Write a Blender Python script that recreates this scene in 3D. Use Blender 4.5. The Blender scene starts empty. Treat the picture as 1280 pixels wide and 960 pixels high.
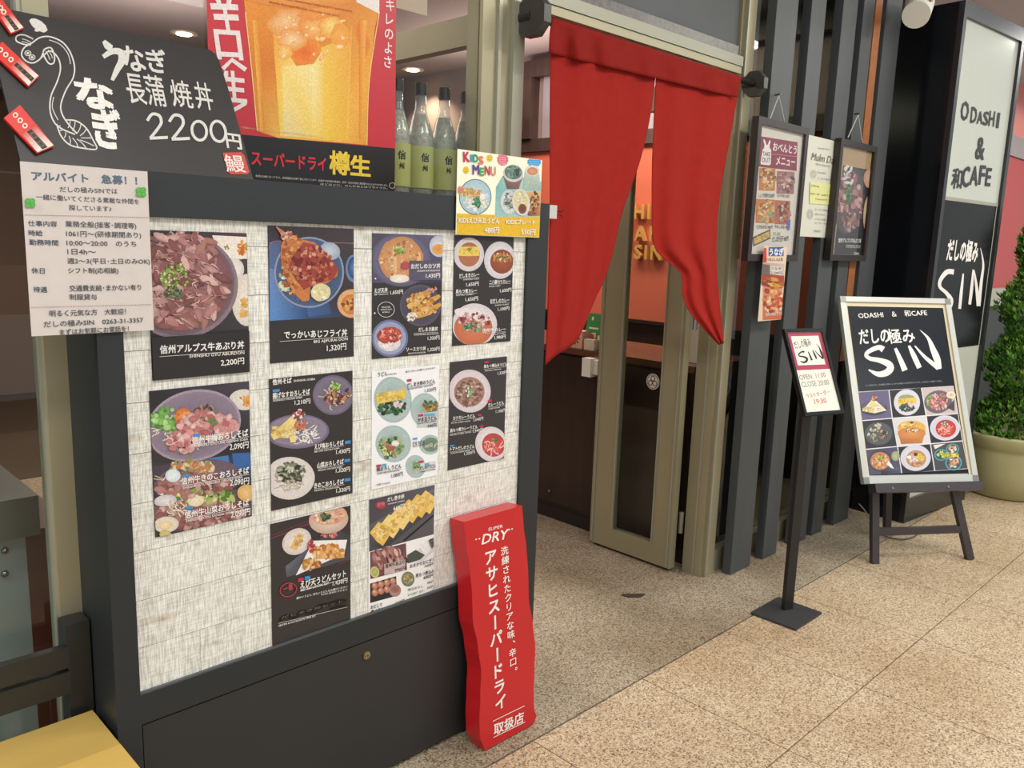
import bpy, bmesh, math, random
from mathutils import Vector, Matrix
random.seed(7)
C = bpy.context.scene.collection
SC = bpy.context.scene
R = math.radians
# ---------------------------------------------------------------- camera (fitted to the photograph's vanishing points)
YAW, PIT, ROL, FPX, CAMZ = 0.781242639, 0.171640878, 0.0335589564, 1030.37, 1.45
FW = Vector((math.sin(YAW)*math.cos(PIT), math.cos(YAW)*math.cos(PIT), -math.sin(PIT)))
_r = FW.cross(Vector((0, 0, 1))).normalized(); _u = _r.cross(FW)
RT = _r*math.cos(ROL) + _u*math.sin(ROL); UP = -_r*math.sin(ROL) + _u*math.cos(ROL)
CAM = Vector((0, 0, CAMZ))
cd = bpy.data.cameras.new('camera'); cam = bpy.data.objects.new('camera', cd); C.objects.link(cam)
cd.sensor_width = 36.0; cd.lens = 36.0*FPX/1280.0; cd.clip_start = 0.05
cam.matrix_world = Matrix(((RT.x, UP.x, -FW.x, 0), (RT.y, UP.y, -FW.y, 0), (RT.z, UP.z, -FW.z, CAMZ), (0, 0, 0, 1)))
SC.camera = cam
# ---------------------------------------------------------------- world, lights, exposure
w = bpy.data.worlds.new('concourse_air'); SC.world = w; w.use_nodes = True
w.node_tree.nodes['Background'].inputs[0].default_value = (0.86, 0.89, 0.91, 1)
w.node_tree.nodes['Background'].inputs[1].default_value = 0.62
SC.view_settings.view_transform = 'Standard'; SC.view_settings.look = 'None'
SC.view_settings.exposure = 0.18; SC.view_settings.gamma = 1.0
def area(name, loc, size, power, col, rot=(0, 0, 0)):
    l = bpy.data.lights.new(name, 'AREA'); l.shape = 'RECTANGLE'; l.size, l.size_y = size
    l.energy = power; l.color = col
    o = bpy.data.objects.new(name, l); o.location = loc; o.rotation_euler = rot; C.objects.link(o); return o
area('concourse_light', (0.6, -0.5, 3.3), (1.6, 0.5), 42, (1.0, 0.95, 0.88))
area('concourse_light', (3.6, -0.3, 3.3), (1.8, 0.6), 66, (1.0, 0.93, 0.83))
area('concourse_light', (6.4, -0.6, 3.3), (1.8, 0.6), 60, (1.0, 0.95, 0.84))
area('concourse_light', (2.0, -3.0, 3.3), (5.0, 0.8), 60, (0.95, 0.98, 1.0))
area('orange_wall_fill', (4.25, 3.5, 2.86), (0.5, 1.8), 75, (1.0, 0.82, 0.66))  # unseen fill added beside the right wall to brighten its orange paint
area('concourse_light', (-1.7, 1.22, 2.95), (0.4, 0.35), 75, (1.0, 0.96, 0.9))
area('concourse_light', (9.0, 0.4, 3.3), (1.8, 0.6), 70, (1.0, 0.95, 0.88))  # added fill, only there to lift the pink wall beyond the sign
area('ceiling_fill', (1.2, 5.6, 2.35), (3.0, 0.5), 22, (1.0, 0.86, 0.80), (math.pi, 0, 0))  # upward fill added to brighten the ceiling, no fitting modelled
area('ceiling_fill', (4.3, 4.4, 2.40), (0.4, 2.0), 15, (1.0, 0.84, 0.74), (math.pi, 0, 0))  # second added upward fill, for the entrance hall ceiling
area('dining_fill', (0.6, 4.6, 2.86), (2.0, 1.5), 70, (1.0, 0.82, 0.70))  # unseen general fill added for the dining side, besides the downlights

def lin(c):
    c = c/255.0
    return c/12.92 if c <= 0.04045 else ((c+0.055)/1.055)**2.4
def hx(h):
    return (lin(int(h[0:2], 16)), lin(int(h[2:4], 16)), lin(int(h[4:6], 16)), 1.0)
def cam_ray(px, py):
    return FW + RT*((px-640)/FPX) - UP*((py-480)/FPX)
def on(px, py, ax, v):
    d = cam_ray(px, py); return CAM + d*((v-CAM[ax])/d[ax])
def hit(px, py, O, N):
    d = cam_ray(px, py); return CAM + d*((O-CAM).dot(N)/d.dot(N))

# ---------------------------------------------------------------- materials
_M = {}
def mat(name, col='808080', rough=0.5, metal=0.0, var=0.0, vscale=8.0, stretch=(1, 1, 1), bump=0.0, bscale=60.0, emit=0.0, spec=0.5, col2=None):
    if name in _M: return _M[name]
    m = bpy.data.materials.new(name); m.use_nodes = True; nt = m.node_tree; b = nt.nodes['Principled BSDF']
    c = hx(col); b.inputs['Base Color'].default_value = c; b.inputs['Roughness'].default_value = rough
    b.inputs['Metallic'].default_value = metal; b.inputs['Specular IOR Level'].default_value = spec
    if var or bump or col2:
        tc = nt.nodes.new('ShaderNodeTexCoord'); mp = nt.nodes.new('ShaderNodeMapping'); mp.inputs['Scale'].default_value = stretch
        nt.links.new(tc.outputs['Object'], mp.inputs['Vector'])
        nz = nt.nodes.new('ShaderNodeTexNoise'); nz.inputs['Scale'].default_value = vscale; nz.inputs['Detail'].default_value = 6
        nt.links.new(mp.outputs[0], nz.inputs['Vector'])
        if var or col2:
            rp = nt.nodes.new('ShaderNodeValToRGB'); nt.links.new(nz.outputs['Fac'], rp.inputs['Fac'])
            rp.color_ramp.elements[0].position = 0.3; rp.color_ramp.elements[1].position = 0.7
            if col2: a, d = hx(col2), c
            else: a = tuple(x*(1-var) for x in c[:3])+(1,); d = tuple(min(1, x*(1+var)) for x in c[:3])+(1,)
            rp.color_ramp.elements[0].color = a; rp.color_ramp.elements[1].color = d
            nt.links.new(rp.outputs[0], b.inputs['Base Color'])
        if bump:
            n2 = nt.nodes.new('ShaderNodeTexNoise'); n2.inputs['Scale'].default_value = bscale; n2.inputs['Detail'].default_value = 4
            nt.links.new(mp.outputs[0], n2.inputs['Vector'])
            bp = nt.nodes.new('ShaderNodeBump'); bp.inputs['Strength'].default_value = bump; bp.inputs['Distance'].default_value = 0.003
            nt.links.new(n2.outputs['Fac'], bp.inputs['Height']); nt.links.new(bp.outputs[0], b.inputs['Normal'])
    if emit:
        b.inputs['Emission Color'].default_value = c; b.inputs['Emission Strength'].default_value = emit
    _M[name] = m; return m
def glass_mat(name, tint='ffffff', refl=0.08, rough=0.02, body=0.0, bodycol='808080'):
    if name in _M: return _M[name]
    m = bpy.data.materials.new(name); m.use_nodes = True; nt = m.node_tree; nt.nodes.clear()
    out = nt.nodes.new('ShaderNodeOutputMaterial'); tr = nt.nodes.new('ShaderNodeBsdfTransparent'); tr.inputs[0].default_value = hx(tint)
    gl = nt.nodes.new('ShaderNodeBsdfGlossy'); gl.inputs['Roughness'].default_value = rough
    fr = nt.nodes.new('ShaderNodeFresnel'); fr.inputs[0].default_value = 1.5
    ge = nt.nodes.new('ShaderNodeNewGeometry'); mt = nt.nodes.new('ShaderNodeMath'); mt.operation = 'SUBTRACT'; mt.inputs[0].default_value = 1.0
    m3 = nt.nodes.new('ShaderNodeMath'); m3.operation = 'MULTIPLY'; nt.links.new(ge.outputs['Backfacing'], mt.inputs[1])
    nt.links.new(fr.outputs[0], m3.inputs[0]); nt.links.new(mt.outputs[0], m3.inputs[1])
    mx = nt.nodes.new('ShaderNodeMixShader'); nt.links.new(m3.outputs[0], mx.inputs[0])
    src = tr
    if body:
        df = nt.nodes.new('ShaderNodeBsdfDiffuse'); df.inputs[0].default_value = hx(bodycol)
        m2 = nt.nodes.new('ShaderNodeMixShader'); m2.inputs[0].default_value = body
        nt.links.new(tr.outputs[0], m2.inputs[1]); nt.links.new(df.outputs[0], m2.inputs[2]); src = m2
    nt.links.new(src.outputs[0], mx.inputs[1]); nt.links.new(gl.outputs[0], mx.inputs[2]); nt.links.new(mx.outputs[0], out.inputs[0])
    _M[name] = m; return m
def granite(name, tones, warm):
    m = bpy.data.materials.new(name); m.use_nodes = True; nt = m.node_tree; b = nt.nodes['Principled BSDF']
    g = nt.nodes.new('ShaderNodeNewGeometry'); L = nt.links.new
    v = nt.nodes.new('ShaderNodeTexVoronoi'); v.inputs['Scale'].default_value = 230; L(g.outputs['Position'], v.inputs['Vector'])
    s = nt.nodes.new('ShaderNodeSeparateColor'); L(v.outputs['Color'], s.inputs[0])
    rp = nt.nodes.new('ShaderNodeValToRGB'); L(s.outputs[0], rp.inputs['Fac']); cr = rp.color_ramp; cr.interpolation = 'LINEAR'
    pos = [0.0, 0.14, 0.35, 0.68, 1.0]
    while len(cr.elements) < 5: cr.elements.new(0.5)
    for e, p, t in zip(cr.elements, pos, tones): e.position = p; e.color = hx(t)
    n = nt.nodes.new('ShaderNodeTexNoise'); n.inputs['Scale'].default_value = 1.6; n.inputs['Detail'].default_value = 5; L(g.outputs['Position'], n.inputs['Vector'])
    r2 = nt.nodes.new('ShaderNodeValToRGB'); L(n.outputs['Fac'], r2.inputs['Fac'])
    r2.color_ramp.elements[0].position = 0.35; r2.color_ramp.elements[1].position = 0.65
    r2.color_ramp.elements[0].color = hx(warm[0]); r2.color_ramp.elements[1].color = hx(warm[1])
    mx = nt.nodes.new('ShaderNodeMix'); mx.data_type = 'RGBA'; mx.blend_type = 'MULTIPLY'; mx.inputs[0].default_value = 1.0
    L(rp.outputs[0], mx.inputs[6]); L(r2.outputs[0], mx.inputs[7]); L(mx.outputs[2], b.inputs['Base Color'])
    b.inputs['Roughness'].default_value = 0.55; b.inputs['Specular IOR Level'].default_value = 0.35
    bp = nt.nodes.new('ShaderNodeBump'); bp.inputs['Strength'].default_value = 0.15; bp.inputs['Distance'].default_value = 0.001
    L(s.outputs[1], bp.inputs['Height']); L(bp.outputs[0], b.inputs['Normal'])
    _M[name] = m; return m
def plank_mat():
    m = bpy.data.materials.new('whitewashed_plank'); m.use_nodes = True; nt = m.node_tree; b = nt.nodes['Principled BSDF']; L = nt.links.new
    g = nt.nodes.new('ShaderNodeNewGeometry'); oi = nt.nodes.new('ShaderNodeObjectInfo')
    def noise(sc, scale, det=4):
        mp = nt.nodes.new('ShaderNodeMapping'); mp.inputs['Scale'].default_value = sc; L(g.outputs['Position'], mp.inputs['Vector'])
        L(oi.outputs['Random'], mp.inputs['Location'])
        n = nt.nodes.new('ShaderNodeTexNoise'); n.inputs['Scale'].default_value = scale; n.inputs['Detail'].default_value = det
        L(mp.outputs[0], n.inputs['Vector']); return n.outputs['Fac']
    def ramp(f, p0, p1, c0, c1):
        r = nt.nodes.new('ShaderNodeValToRGB'); L(f, r.inputs['Fac']); e = r.color_ramp.elements
        e[0].position, e[1].position = p0, p1; e[0].color, e[1].color = hx(c0), hx(c1); return r.outputs[0]
    def mul(a, c, f=1.0):
        mx = nt.nodes.new('ShaderNodeMix'); mx.data_type = 'RGBA'; mx.blend_type = 'MULTIPLY'; mx.inputs[0].default_value = f
        L(a, mx.inputs[6]); L(c, mx.inputs[7]); return mx.outputs[2]
    a = ramp(noise((58, 1, 5), 7), 0.36, 0.60, 'c4c3ba', 'efeee8')
    c = ramp(noise((3, 1, 40), 7), 0.34, 0.58, 'e0e0db', 'ffffff')
    d = ramp(noise((3, 1, 6), 3, 6), 0.28, 0.40, 'c9bba6', 'ffffff')
    e = mul(mul(a, c, 0.75), d, 0.8); L(e, b.inputs['Base Color']); b.inputs['Roughness'].default_value = 0.6
    _M['plank'] = m; return m
def print_mat(name, rough, spec):
    m = bpy.data.materials.new(name); m.use_nodes = True; nt = m.node_tree; b = nt.nodes['Principled BSDF']; L = nt.links.new
    at = nt.nodes.new('ShaderNodeAttribute'); at.attribute_name = 'Col'
    tc = nt.nodes.new('ShaderNodeTexCoord'); n = nt.nodes.new('ShaderNodeTexNoise'); n.inputs['Scale'].default_value = 260; n.inputs['Detail'].default_value = 3
    L(tc.outputs['Object'], n.inputs['Vector'])
    r = nt.nodes.new('ShaderNodeValToRGB'); L(n.outputs['Fac'], r.inputs['Fac']); e = r.color_ramp.elements
    e[0].position, e[1].position = 0.3, 0.7; e[0].color = (0.78, 0.78, 0.78, 1); e[1].color = (1, 1, 1, 1)
    mx = nt.nodes.new('ShaderNodeMix'); mx.data_type = 'RGBA'; mx.blend_type = 'MULTIPLY'; mx.inputs[0].default_value = 1.0
    L(at.outputs['Color'], mx.inputs[6]); L(r.outputs[0], mx.inputs[7]); L(mx.outputs[2], b.inputs['Base Color'])
    b.inputs['Roughness'].default_value = rough; b.inputs['Specular IOR Level'].default_value = spec
    _M[name] = m; return m
PRINT = print_mat('printed_ink', 0.4, 0.4)

# ---------------------------------------------------------------- object helpers
def tag(o, label=None, cat=None, group=None, kind=None):
    if label: o['label'] = label
    if cat: o['category'] = cat
    if group: o['group'] = group
    if kind: o['kind'] = kind
    return o
def empty(name, loc, label=None, cat=None, group=None, kind=None):
    o = bpy.data.objects.new(name, None); o.location = loc; o.empty_display_size = 0.1; C.objects.link(o)
    return tag(o, label, cat, group, kind)
def link(name, me, parent=None, local=False):
    o = bpy.data.objects.new(name, me); C.objects.link(o)
    if parent is not None:
        o.parent = parent
        if not local:                      # mesh is in world coordinates under an unrotated parent chain
            p, L = parent, Vector((0, 0, 0))
            while p is not None: L += p.location; p = p.parent
            o.location = -L
    return o
def fin(bm, name, m, parent=None, local=False, smooth=False, bev=0.0, seg=1):
    if bev:
        bmesh.ops.bevel(bm, geom=[e for e in bm.edges if len(e.link_faces) == 2 and e.calc_face_angle() > 0.5], offset=bev, segments=seg, affect='EDGES', profile=0.7)
    bmesh.ops.recalc_face_normals(bm, faces=bm.faces)
    me = bpy.data.meshes.new(name); bm.to_mesh(me); bm.free()
    if smooth: me.polygons.foreach_set('use_smooth', [True]*len(me.polygons))
    me.materials.append(m)
    return link(name, me, parent, local)
def bx(bm, x0, x1, y0, y1, z0, z1):
    v = [bm.verts.new((x, y, z)) for z in (z0, z1) for y in (y0, y1) for x in (x0, x1)]
    for f in ((0, 1, 3, 2), (4, 6, 7, 5), (0, 4, 5, 1), (2, 3, 7, 6), (0, 2, 6, 4), (1, 5, 7, 3)): bm.faces.new([v[i] for i in f])
def box(name, m, x0, x1, y0, y1, z0, z1, parent=None, bev=0.0, local=False):
    bm = bmesh.new(); bx(bm, x0, x1, y0, y1, z0, z1); return fin(bm, name, m, parent, local, bev=bev)
def lathe(bm, cx, cy, prof, n=24):
    rings = []
    for r, z in prof: rings.append([bm.verts.new((cx+r*math.cos(2*math.pi*i/n), cy+r*math.sin(2*math.pi*i/n), z)) for i in range(n)])
    for a, b_ in zip(rings, rings[1:]):
        for i in range(n): bm.faces.new((a[i], a[(i+1) % n], b_[(i+1) % n], b_[i]))
    bm.faces.new(rings[0][::-1]); bm.faces.new(rings[-1])
def tube(bm, p0, p1, r0, r1=None, n=12, caps=True):
    r1 = r0 if r1 is None else r1; p0, p1 = Vector(p0), Vector(p1); d = (p1-p0).normalized()
    a = d.orthogonal().normalized(); b_ = d.cross(a)
    A = [bm.verts.new(p0+(a*math.cos(t)+b_*math.sin(t))*r0) for t in [2*math.pi*i/n for i in range(n)]]
    B = [bm.verts.new(p1+(a*math.cos(t)+b_*math.sin(t))*r1) for t in [2*math.pi*i/n for i in range(n)]]
    for i in range(n): bm.faces.new((A[i], A[(i+1) % n], B[(i+1) % n], B[i]))
    if caps: bm.faces.new(A[::-1]); bm.faces.new(B)
def prism(bm, pts, d0, d1):      # outline in local x,y extruded along local z
    a = [bm.verts.new((p[0], p[1], d0)) for p in pts]; b_ = [bm.verts.new((p[0], p[1], d1)) for p in pts]
    bm.faces.new(a[::-1]); bm.faces.new(b_); n = len(pts)
    for i in range(n): bm.faces.new((a[i], a[(i+1) % n], b_[(i+1) % n], b_[i]))
def bar(bm, p0, p1, w, t, nrm):   # rectangular bar between two points, width w in plane, thickness t along nrm
    p0, p1, nrm = Vector(p0), Vector(p1), Vector(nrm).normalized(); d = (p1-p0).normalized(); s = d.cross(nrm).normalized()
    v = [bm.verts.new(p+s*(a*w/2)+nrm*(b_*t/2)) for p in (p0, p1) for a, b_ in ((-1, -1), (1, -1), (1, 1), (-1, 1))]
    for f in ((0, 3, 2, 1), (4, 5, 6, 7), (0, 1, 5, 4), (1, 2, 6, 5), (2, 3, 7, 6), (3, 0, 4, 7)): bm.faces.new([v[i] for i in f])

class PL:                         # a real plane in the place: origin, right, up; its normal faces the viewer
    def __init__(s, O, U=(1, 0, 0), V=(0, 0, 1)):
        s.O = Vector(O); s.U = Vector(U).normalized(); s.V = Vector(V).normalized(); s.N = s.U.cross(s.V)
    @property
    def M(s):
        return Matrix(((s.U.x, s.V.x, s.N.x, s.O.x), (s.U.y, s.V.y, s.N.y, s.O.y), (s.U.z, s.V.z, s.N.z, s.O.z), (0, 0, 0, 1)))
    def uv(s, px, py):
        q = hit(px, py, s.O, s.N)-s.O; return (q.dot(s.U), q.dot(s.V))
def slab(name, pl, m, x0, x1, y0, y1, d0, d1, parent=None, bev=0.0, pts=None):
    bm = bmesh.new()
    if pts: prism(bm, pts, d0, d1)
    else: bx(bm, x0, x1, y0, y1, d0, d1)
    o = fin(bm, name, m, parent, True, bev=bev)
    if parent is None: o.matrix_world = pl.M
    return o

_tc = {}
def glyphs(s, off=0.0):
    k = (s, off)
    if k not in _tc:
        c = bpy.data.curves.new('t', 'FONT'); c.body = s; c.resolution_u = 2; c.offset = off
        o = bpy.data.objects.new('t', c); me = bpy.data.meshes.new_from_object(o)
        V = [tuple(v.co[:2]) for v in me.vertices]; F = [tuple(p.vertices) for p in me.polygons]
        bpy.data.objects.remove(o); bpy.data.curves.remove(c); bpy.data.meshes.remove(me)
        x0 = min((v[0] for v in V), default=0); x1 = max((v[0] for v in V), default=1)
        y0 = min((v[1] for v in V), default=0); y1 = max((v[1] for v in V), default=1)
        _tc[k] = ([(v[0]-x0, v[1]) for v in V], F, max(1e-4, x1-x0), y0, y1)
    return _tc[k]
def smoothline(pts, n=6):
    P = [pts[0]]+list(pts)+[pts[-1]]; out = []
    for i in range(1, len(P)-2):
        for k in range(n):
            t = k/n; a, b_, c, d = P[i-1], P[i], P[i+1], P[i+2]
            out.append(tuple(0.5*((2*b_[j])+(-a[j]+c[j])*t+(2*a[j]-5*b_[j]+4*c[j]-d[j])*t*t+(-a[j]+3*b_[j]-3*c[j]+d[j])*t**3) for j in range(len(a))))
    out.append(tuple(pts[-1])); return out
def dim(c, f): return ''.join('%02x' % int(int(c[i:i+2], 16)*f) for i in (0, 2, 4))
def bold(o):
    if o < 0.008: return [(0, 0)]
    o *= 0.62; return [(-o, -o), (o, -o), (o, o), (-o, o)]
class Ink:                        # flat print on a plane: coloured shapes and lettering, one mesh
    def __init__(s, pl, crop=(0, 0, 1), clip=None, d=0.0007, seed=1):
        s.pl, s.crop, s.clip, s.d = pl, crop, clip, d; s.V, s.F, s.K = [], [], []; s.rnd = random.Random(seed)
    def p(s, a, b_):
        u = s.pl.uv(s.crop[0]+a/s.crop[2], s.crop[1]+b_/s.crop[2]); return u
    def cl(s, u):
        if s.clip: x0, x1, y0, y1 = s.clip; return (min(max(u[0], x0), x1), min(max(u[1], y0), y1))
        return u
    def add(s, uvs, faces, cols):
        n = len(s.V); s.d += 0.000008
        for u in uvs: u = s.cl(u); s.V.append((u[0], u[1], s.d))
        s.F += [tuple(i+n for i in f) for f in faces]
        s.K += cols if isinstance(cols, list) else [cols]*len(uvs)
    def poly(s, pts, c):
        U = [s.p(*q) for q in pts]
        s.add(U, [tuple(range(len(U)))], [hx(k) for k in c] if isinstance(c, (list, tuple)) else hx(c))
    def rect(s, u0, v0, u1, v1, c): s.add([(u0, v0), (u1, v0), (u1, v1), (u0, v1)], [(0, 1, 2, 3)], hx(c))
    def ell(s, cx, cy, rx, ry, c, ce=None, rot=0.0, n=22, wob=0.0):
        ca, sa = math.cos(R(rot)), math.sin(R(rot)); U = [s.p(cx, cy)]
        for i in range(n):
            t = 2*math.pi*i/n; k = 1+s.rnd.uniform(-wob, wob); x, y = rx*k*math.cos(t), ry*k*math.sin(t)
            U.append(s.p(cx+x*ca-y*sa, cy+x*sa+y*ca))
        s.add(U, [(0, i+1, (i+1) % n+1) for i in range(n)], [hx(c)]+[hx(ce or c)]*n)
    def ring(s, cx, cy, rx, ry, w, c, rot=0.0, n=28):
        s.stroke([(cx+rx*math.cos(2*math.pi*i/n)*math.cos(R(rot))-ry*math.sin(2*math.pi*i/n)*math.sin(R(rot)),
                   cy+rx*math.cos(2*math.pi*i/n)*math.sin(R(rot))+ry*math.sin(2*math.pi*i/n)*math.cos(R(rot))) for i in range(n+1)], w, c, sm=0)
    def scat(s, cx, cy, rx, ry, n, pal, sz=(3, 7), asp=2.0, rot=None, n_=9):
        for _ in range(n):
            a = s.rnd.uniform(0, 6.283); q = math.sqrt(s.rnd.random()); z = s.rnd.uniform(*sz)
            c = s.rnd.choice(pal)
            s.ell(cx+rx*q*math.cos(a), cy+ry*q*math.sin(a), z*asp/1.5, z/1.25, c, dim(c, s.rnd.uniform(0.80, 0.98)), s.rnd.uniform(0, 180) if rot is None else rot+s.rnd.uniform(-18, 18), n_, 0.12)
    def noodles(s, cx, cy, rx, ry, n, pal, w=2.2, ln=22):
        for _ in range(n):
            a = s.rnd.uniform(0, 6.283); q = math.sqrt(s.rnd.random())*0.85; x, y = cx+rx*q*math.cos(a), cy+ry*q*math.sin(a)
            t = s.rnd.uniform(0, 6.283); pts = []
            for k in range(4): pts.append((x, y)); x += ln/3*math.cos(t); y += ln/3*math.sin(t)*ry/rx; t += s.rnd.uniform(-0.8, 0.8)
            s.stroke(pts, w, s.rnd.choice(pal), sm=2)
    def stroke(s, pts, w, c, sm=5):
        ws = w if isinstance(w, (list, tuple)) else [w]*len(pts)
        P = [(p[0], p[1], ws[i]) for i, p in enumerate(pts)]
        if sm and len(P) > 2: P = smoothline(P, sm)
        U = []
        for i, q in enumerate(P):
            a = P[max(0, i-1)]; b_ = P[min(len(P)-1, i+1)]; dx, dy = b_[0]-a[0], b_[1]-a[1]; l = math.hypot(dx, dy) or 1
            nx, ny = -dy/l*q[2]/2, dx/l*q[2]/2
            U += [s.p(q[0]+nx, q[1]+ny), s.p(q[0]-nx, q[1]-ny)]
        s.add(U, [(2*i, 2*i+1, 2*i+3, 2*i+2) for i in range(len(P)-1)], hx(c))
    def text(s, t, a, b_, c, h=None, off=0.012, shear=0.0, rise=0.0):
        V, F, wd, y0, y1 = glyphs(t, 0.0); A, B = s.p(*a), s.p(*b_)
        du, dv = B[0]-A[0], B[1]-A[1]; L = math.hypot(du, dv); e = (du/L, dv/L); f = (-e[1], e[0]); sx = L/wd
        if h:
            T = s.p(a[0], a[1]-h); sy = math.hypot(T[0]-A[0], T[1]-A[1])/max(0.3, y1)
        else: sy = sx
        for gx, gy in bold(off): s.add([(A[0]+e[0]*(x+gx)*sx+f[0]*(y+gy)*sy+e[0]*shear*y*sy, A[1]+e[1]*(x+gx)*sx+f[1]*(y+gy)*sy) for x, y in V], F, hx(c))
        s.d += 0.00003
    def vtext(s, t, a, b_, size, c, off=0.02, wide=1.0):
        A, B = s.p(*a), s.p(*b_); n = len(t)
        S = s.p(a[0]+size, a[1]); W = math.hypot(S[0]-A[0], S[1]-A[1])
        for i, ch in enumerate(t):
            k = (i+0.5)/n; u, v = A[0]+(B[0]-A[0])*k, A[1]+(B[1]-A[1])*k; H = math.hypot(B[0]-A[0], B[1]-A[1])/n
            V, F, wd, y0, y1 = glyphs(ch, 0.0); g = 0.94*H
            for gx, gy in bold(off):
                if ch == 'ー': s.add([(u+(y-(y0+y1)/2+gy)*W*1.0, v-(x-wd/2+gx)*H*1.0) for x, y in V], F, hx(c)); continue
                if ch in '、。': s.add([(u+(x+0.15+gx)*W*wide, v+(y+0.05+gy)*g) for x, y in V], F, hx(c)); continue
                s.add([(u+(x-wd/2+gx)*W*wide, v+(y-0.38+gy)*g) for x, y in V], F, hx(c))
        s.d += 0.00005
    def out(s, name, parent, m=None, label=None):
        me = bpy.data.meshes.new(name); me.from_pydata(s.V, [], s.F); at = me.color_attributes.new('Col', 'FLOAT_COLOR', 'POINT')
        at.data.foreach_set('color', [x for k in s.K for x in k]); me.materials.append(m or PRINT); me.update()
        o = link(name, me, parent, True)
        if label: o['label'] = label
        return o
# ================================================================ SETTING
BLACK = mat('black_paint', '1f2427', 0.5, var=0.06, vscale=5, bump=0.1, bscale=300)
BLACK2 = mat('charcoal_paint', '262727', 0.5, var=0.06, vscale=4)
SLAT = mat('slat_paint', '404446', 0.5, var=0.08, vscale=14, stretch=(1, 1, 0.2), bump=0.12, bscale=200)
ALU = mat('olive_aluminium', '9f987c', 0.42, metal=0.35, var=0.05, vscale=3)
ALUL = mat('pale_aluminium', 'a5a492', 0.35, metal=0.35)
DARKWOOD = mat('dark_wood', '2a1c17', 0.35, var=0.25, vscale=6, stretch=(6, 6, 0.6))
ORANGE = mat('orange_wall_paint', 'bd5f48', 0.6, var=0.04, vscale=3)
MAUVE = mat('mauve_plaster', '8c7c7c', 0.8, var=0.05, vscale=2)
WOODTRIM = mat('brown_trim_wood', '3f2f2c', 0.5, var=0.2, vscale=5, stretch=(4, 4, 1))
GLASS = glass_mat('clear_glass', 'f2f5f2')
def struct(o): o['kind'] = 'structure'; return o
granite('granite_tile', ['62503f', '8f7a62', 'b09b7e', 'c4b194', 'd5c8b0'], ('e6ded4', 'ffffff'))
granite('shaded_granite_tile', ['51463a', '786a58', '978974', 'ab9f8a', 'beb4a3'], ('d4ccc2', 'ffffff'))  # greyer, darker granite copy; mostly a difference in light put into the colour
fl = struct(box('floor', mat('grout', '3c2e22', 0.9), -3, 12, -4, 8.2, -0.06, -0.006))
T = 0.531
def tiles(m, x0, nx, y0, ny, sx, sy, g=0.002):
    me = None
    for i in range(nx):
        for j in range(ny):
            if me is None:
                o = box('tile', _M[m], g, sx-g, g, sy-g, -0.02, 0, fl, local=True); me = o.data
            else: o = link('tile', me, fl, True)
            o.location = (x0+i*sx, y0+j*sy, 0)
tiles('granite_tile', 1.631-T*7, 22, 1.505-T*8, 8, T, T)
tiles('shaded_granite_tile', 1.631-T*3, 15, 1.509, 7, T, T, 0.0009)
pts = [(0.045*math.cos(t)*(1+0.25*math.sin(3*t)), 0.022*math.sin(t)*(1+0.3*math.cos(2*t))) for t in [i*0.35 for i in range(18)]]
bm = bmesh.new(); P = on(792, 745, 2, 0)
prism(bm, [(P.x+a*0.8+b*0.7, P.y-a*0.6+b*0.8) for a, b in pts], 0.0, 0.003)
o = fin(bm, 'floor_stain', mat('dark_stain', '3c3028', 0.8), fl)

ceil = struct(box('ceiling', mat('hall_ceiling_paint', 'a89898', 0.8, var=0.04, vscale=1.5), -2.5, 4.95, 1.95, 8.0, 2.92, 2.98))
soff = struct(box('trim_1', mat('soffit_paint', 'bcc8d0', 0.7), -2.5, 12, 1.5, 2.6, 3.05, 3.15))
# right wall of the entrance hall in real layers: dark dado, orange field, rail, panels, dark lintel
wr = struct(box('wall_right', MAUVE, 4.95, 5.05, 1.95, 8.0, 0, 2.98))
box('dado_panel', DARKWOOD, 4.90, 4.95, 1.95, 8.0, 0, 0.90, wr)
box('painted_field', ORANGE, 4.91, 4.95, 1.95, 8.0, 0.90, 2.16, wr)
box('picture_rail', WOODTRIM, 4.88, 4.95, 1.95, 8.0, 2.16, 2.26, wr)
box('dado_cap', DARKWOOD, 4.87, 4.95, 1.95, 8.0, 0.89, 0.915, wr)
box('lintel', WOODTRIM, 4.86, 4.95, 1.95, 4.91, 2.73, 2.855, wr)
box('post', WOODTRIM, 4.85, 4.95, 4.79, 4.91, 2.26, 2.73, wr)
box('grey_panel', mat('grey_panel', '8b8590', 0.5), 4.92, 4.95, 3.6, 4.72, 2.26, 2.73, wr)
wb = struct(box('wall_back', mat('brown_plaster', '6b5a52', 0.8), -2.5, 4.95, 8.0, 8.1, 0, 2.98))
wl = struct(box('wall_left', mat('brown_plaster'), -2.6, -2.5, 1.95, 8.0, 0, 2.98))
struct(box('trim_2', mat('lavender_cove', 'c9c3d6', 0.6), -2.5, 4.9, 7.55, 7.7, 2.5, 2.72))
struct(box('trim_3', WOODTRIM, 1.9, 4.88, 6.9, 7.1, 2.40, 2.92))
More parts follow.
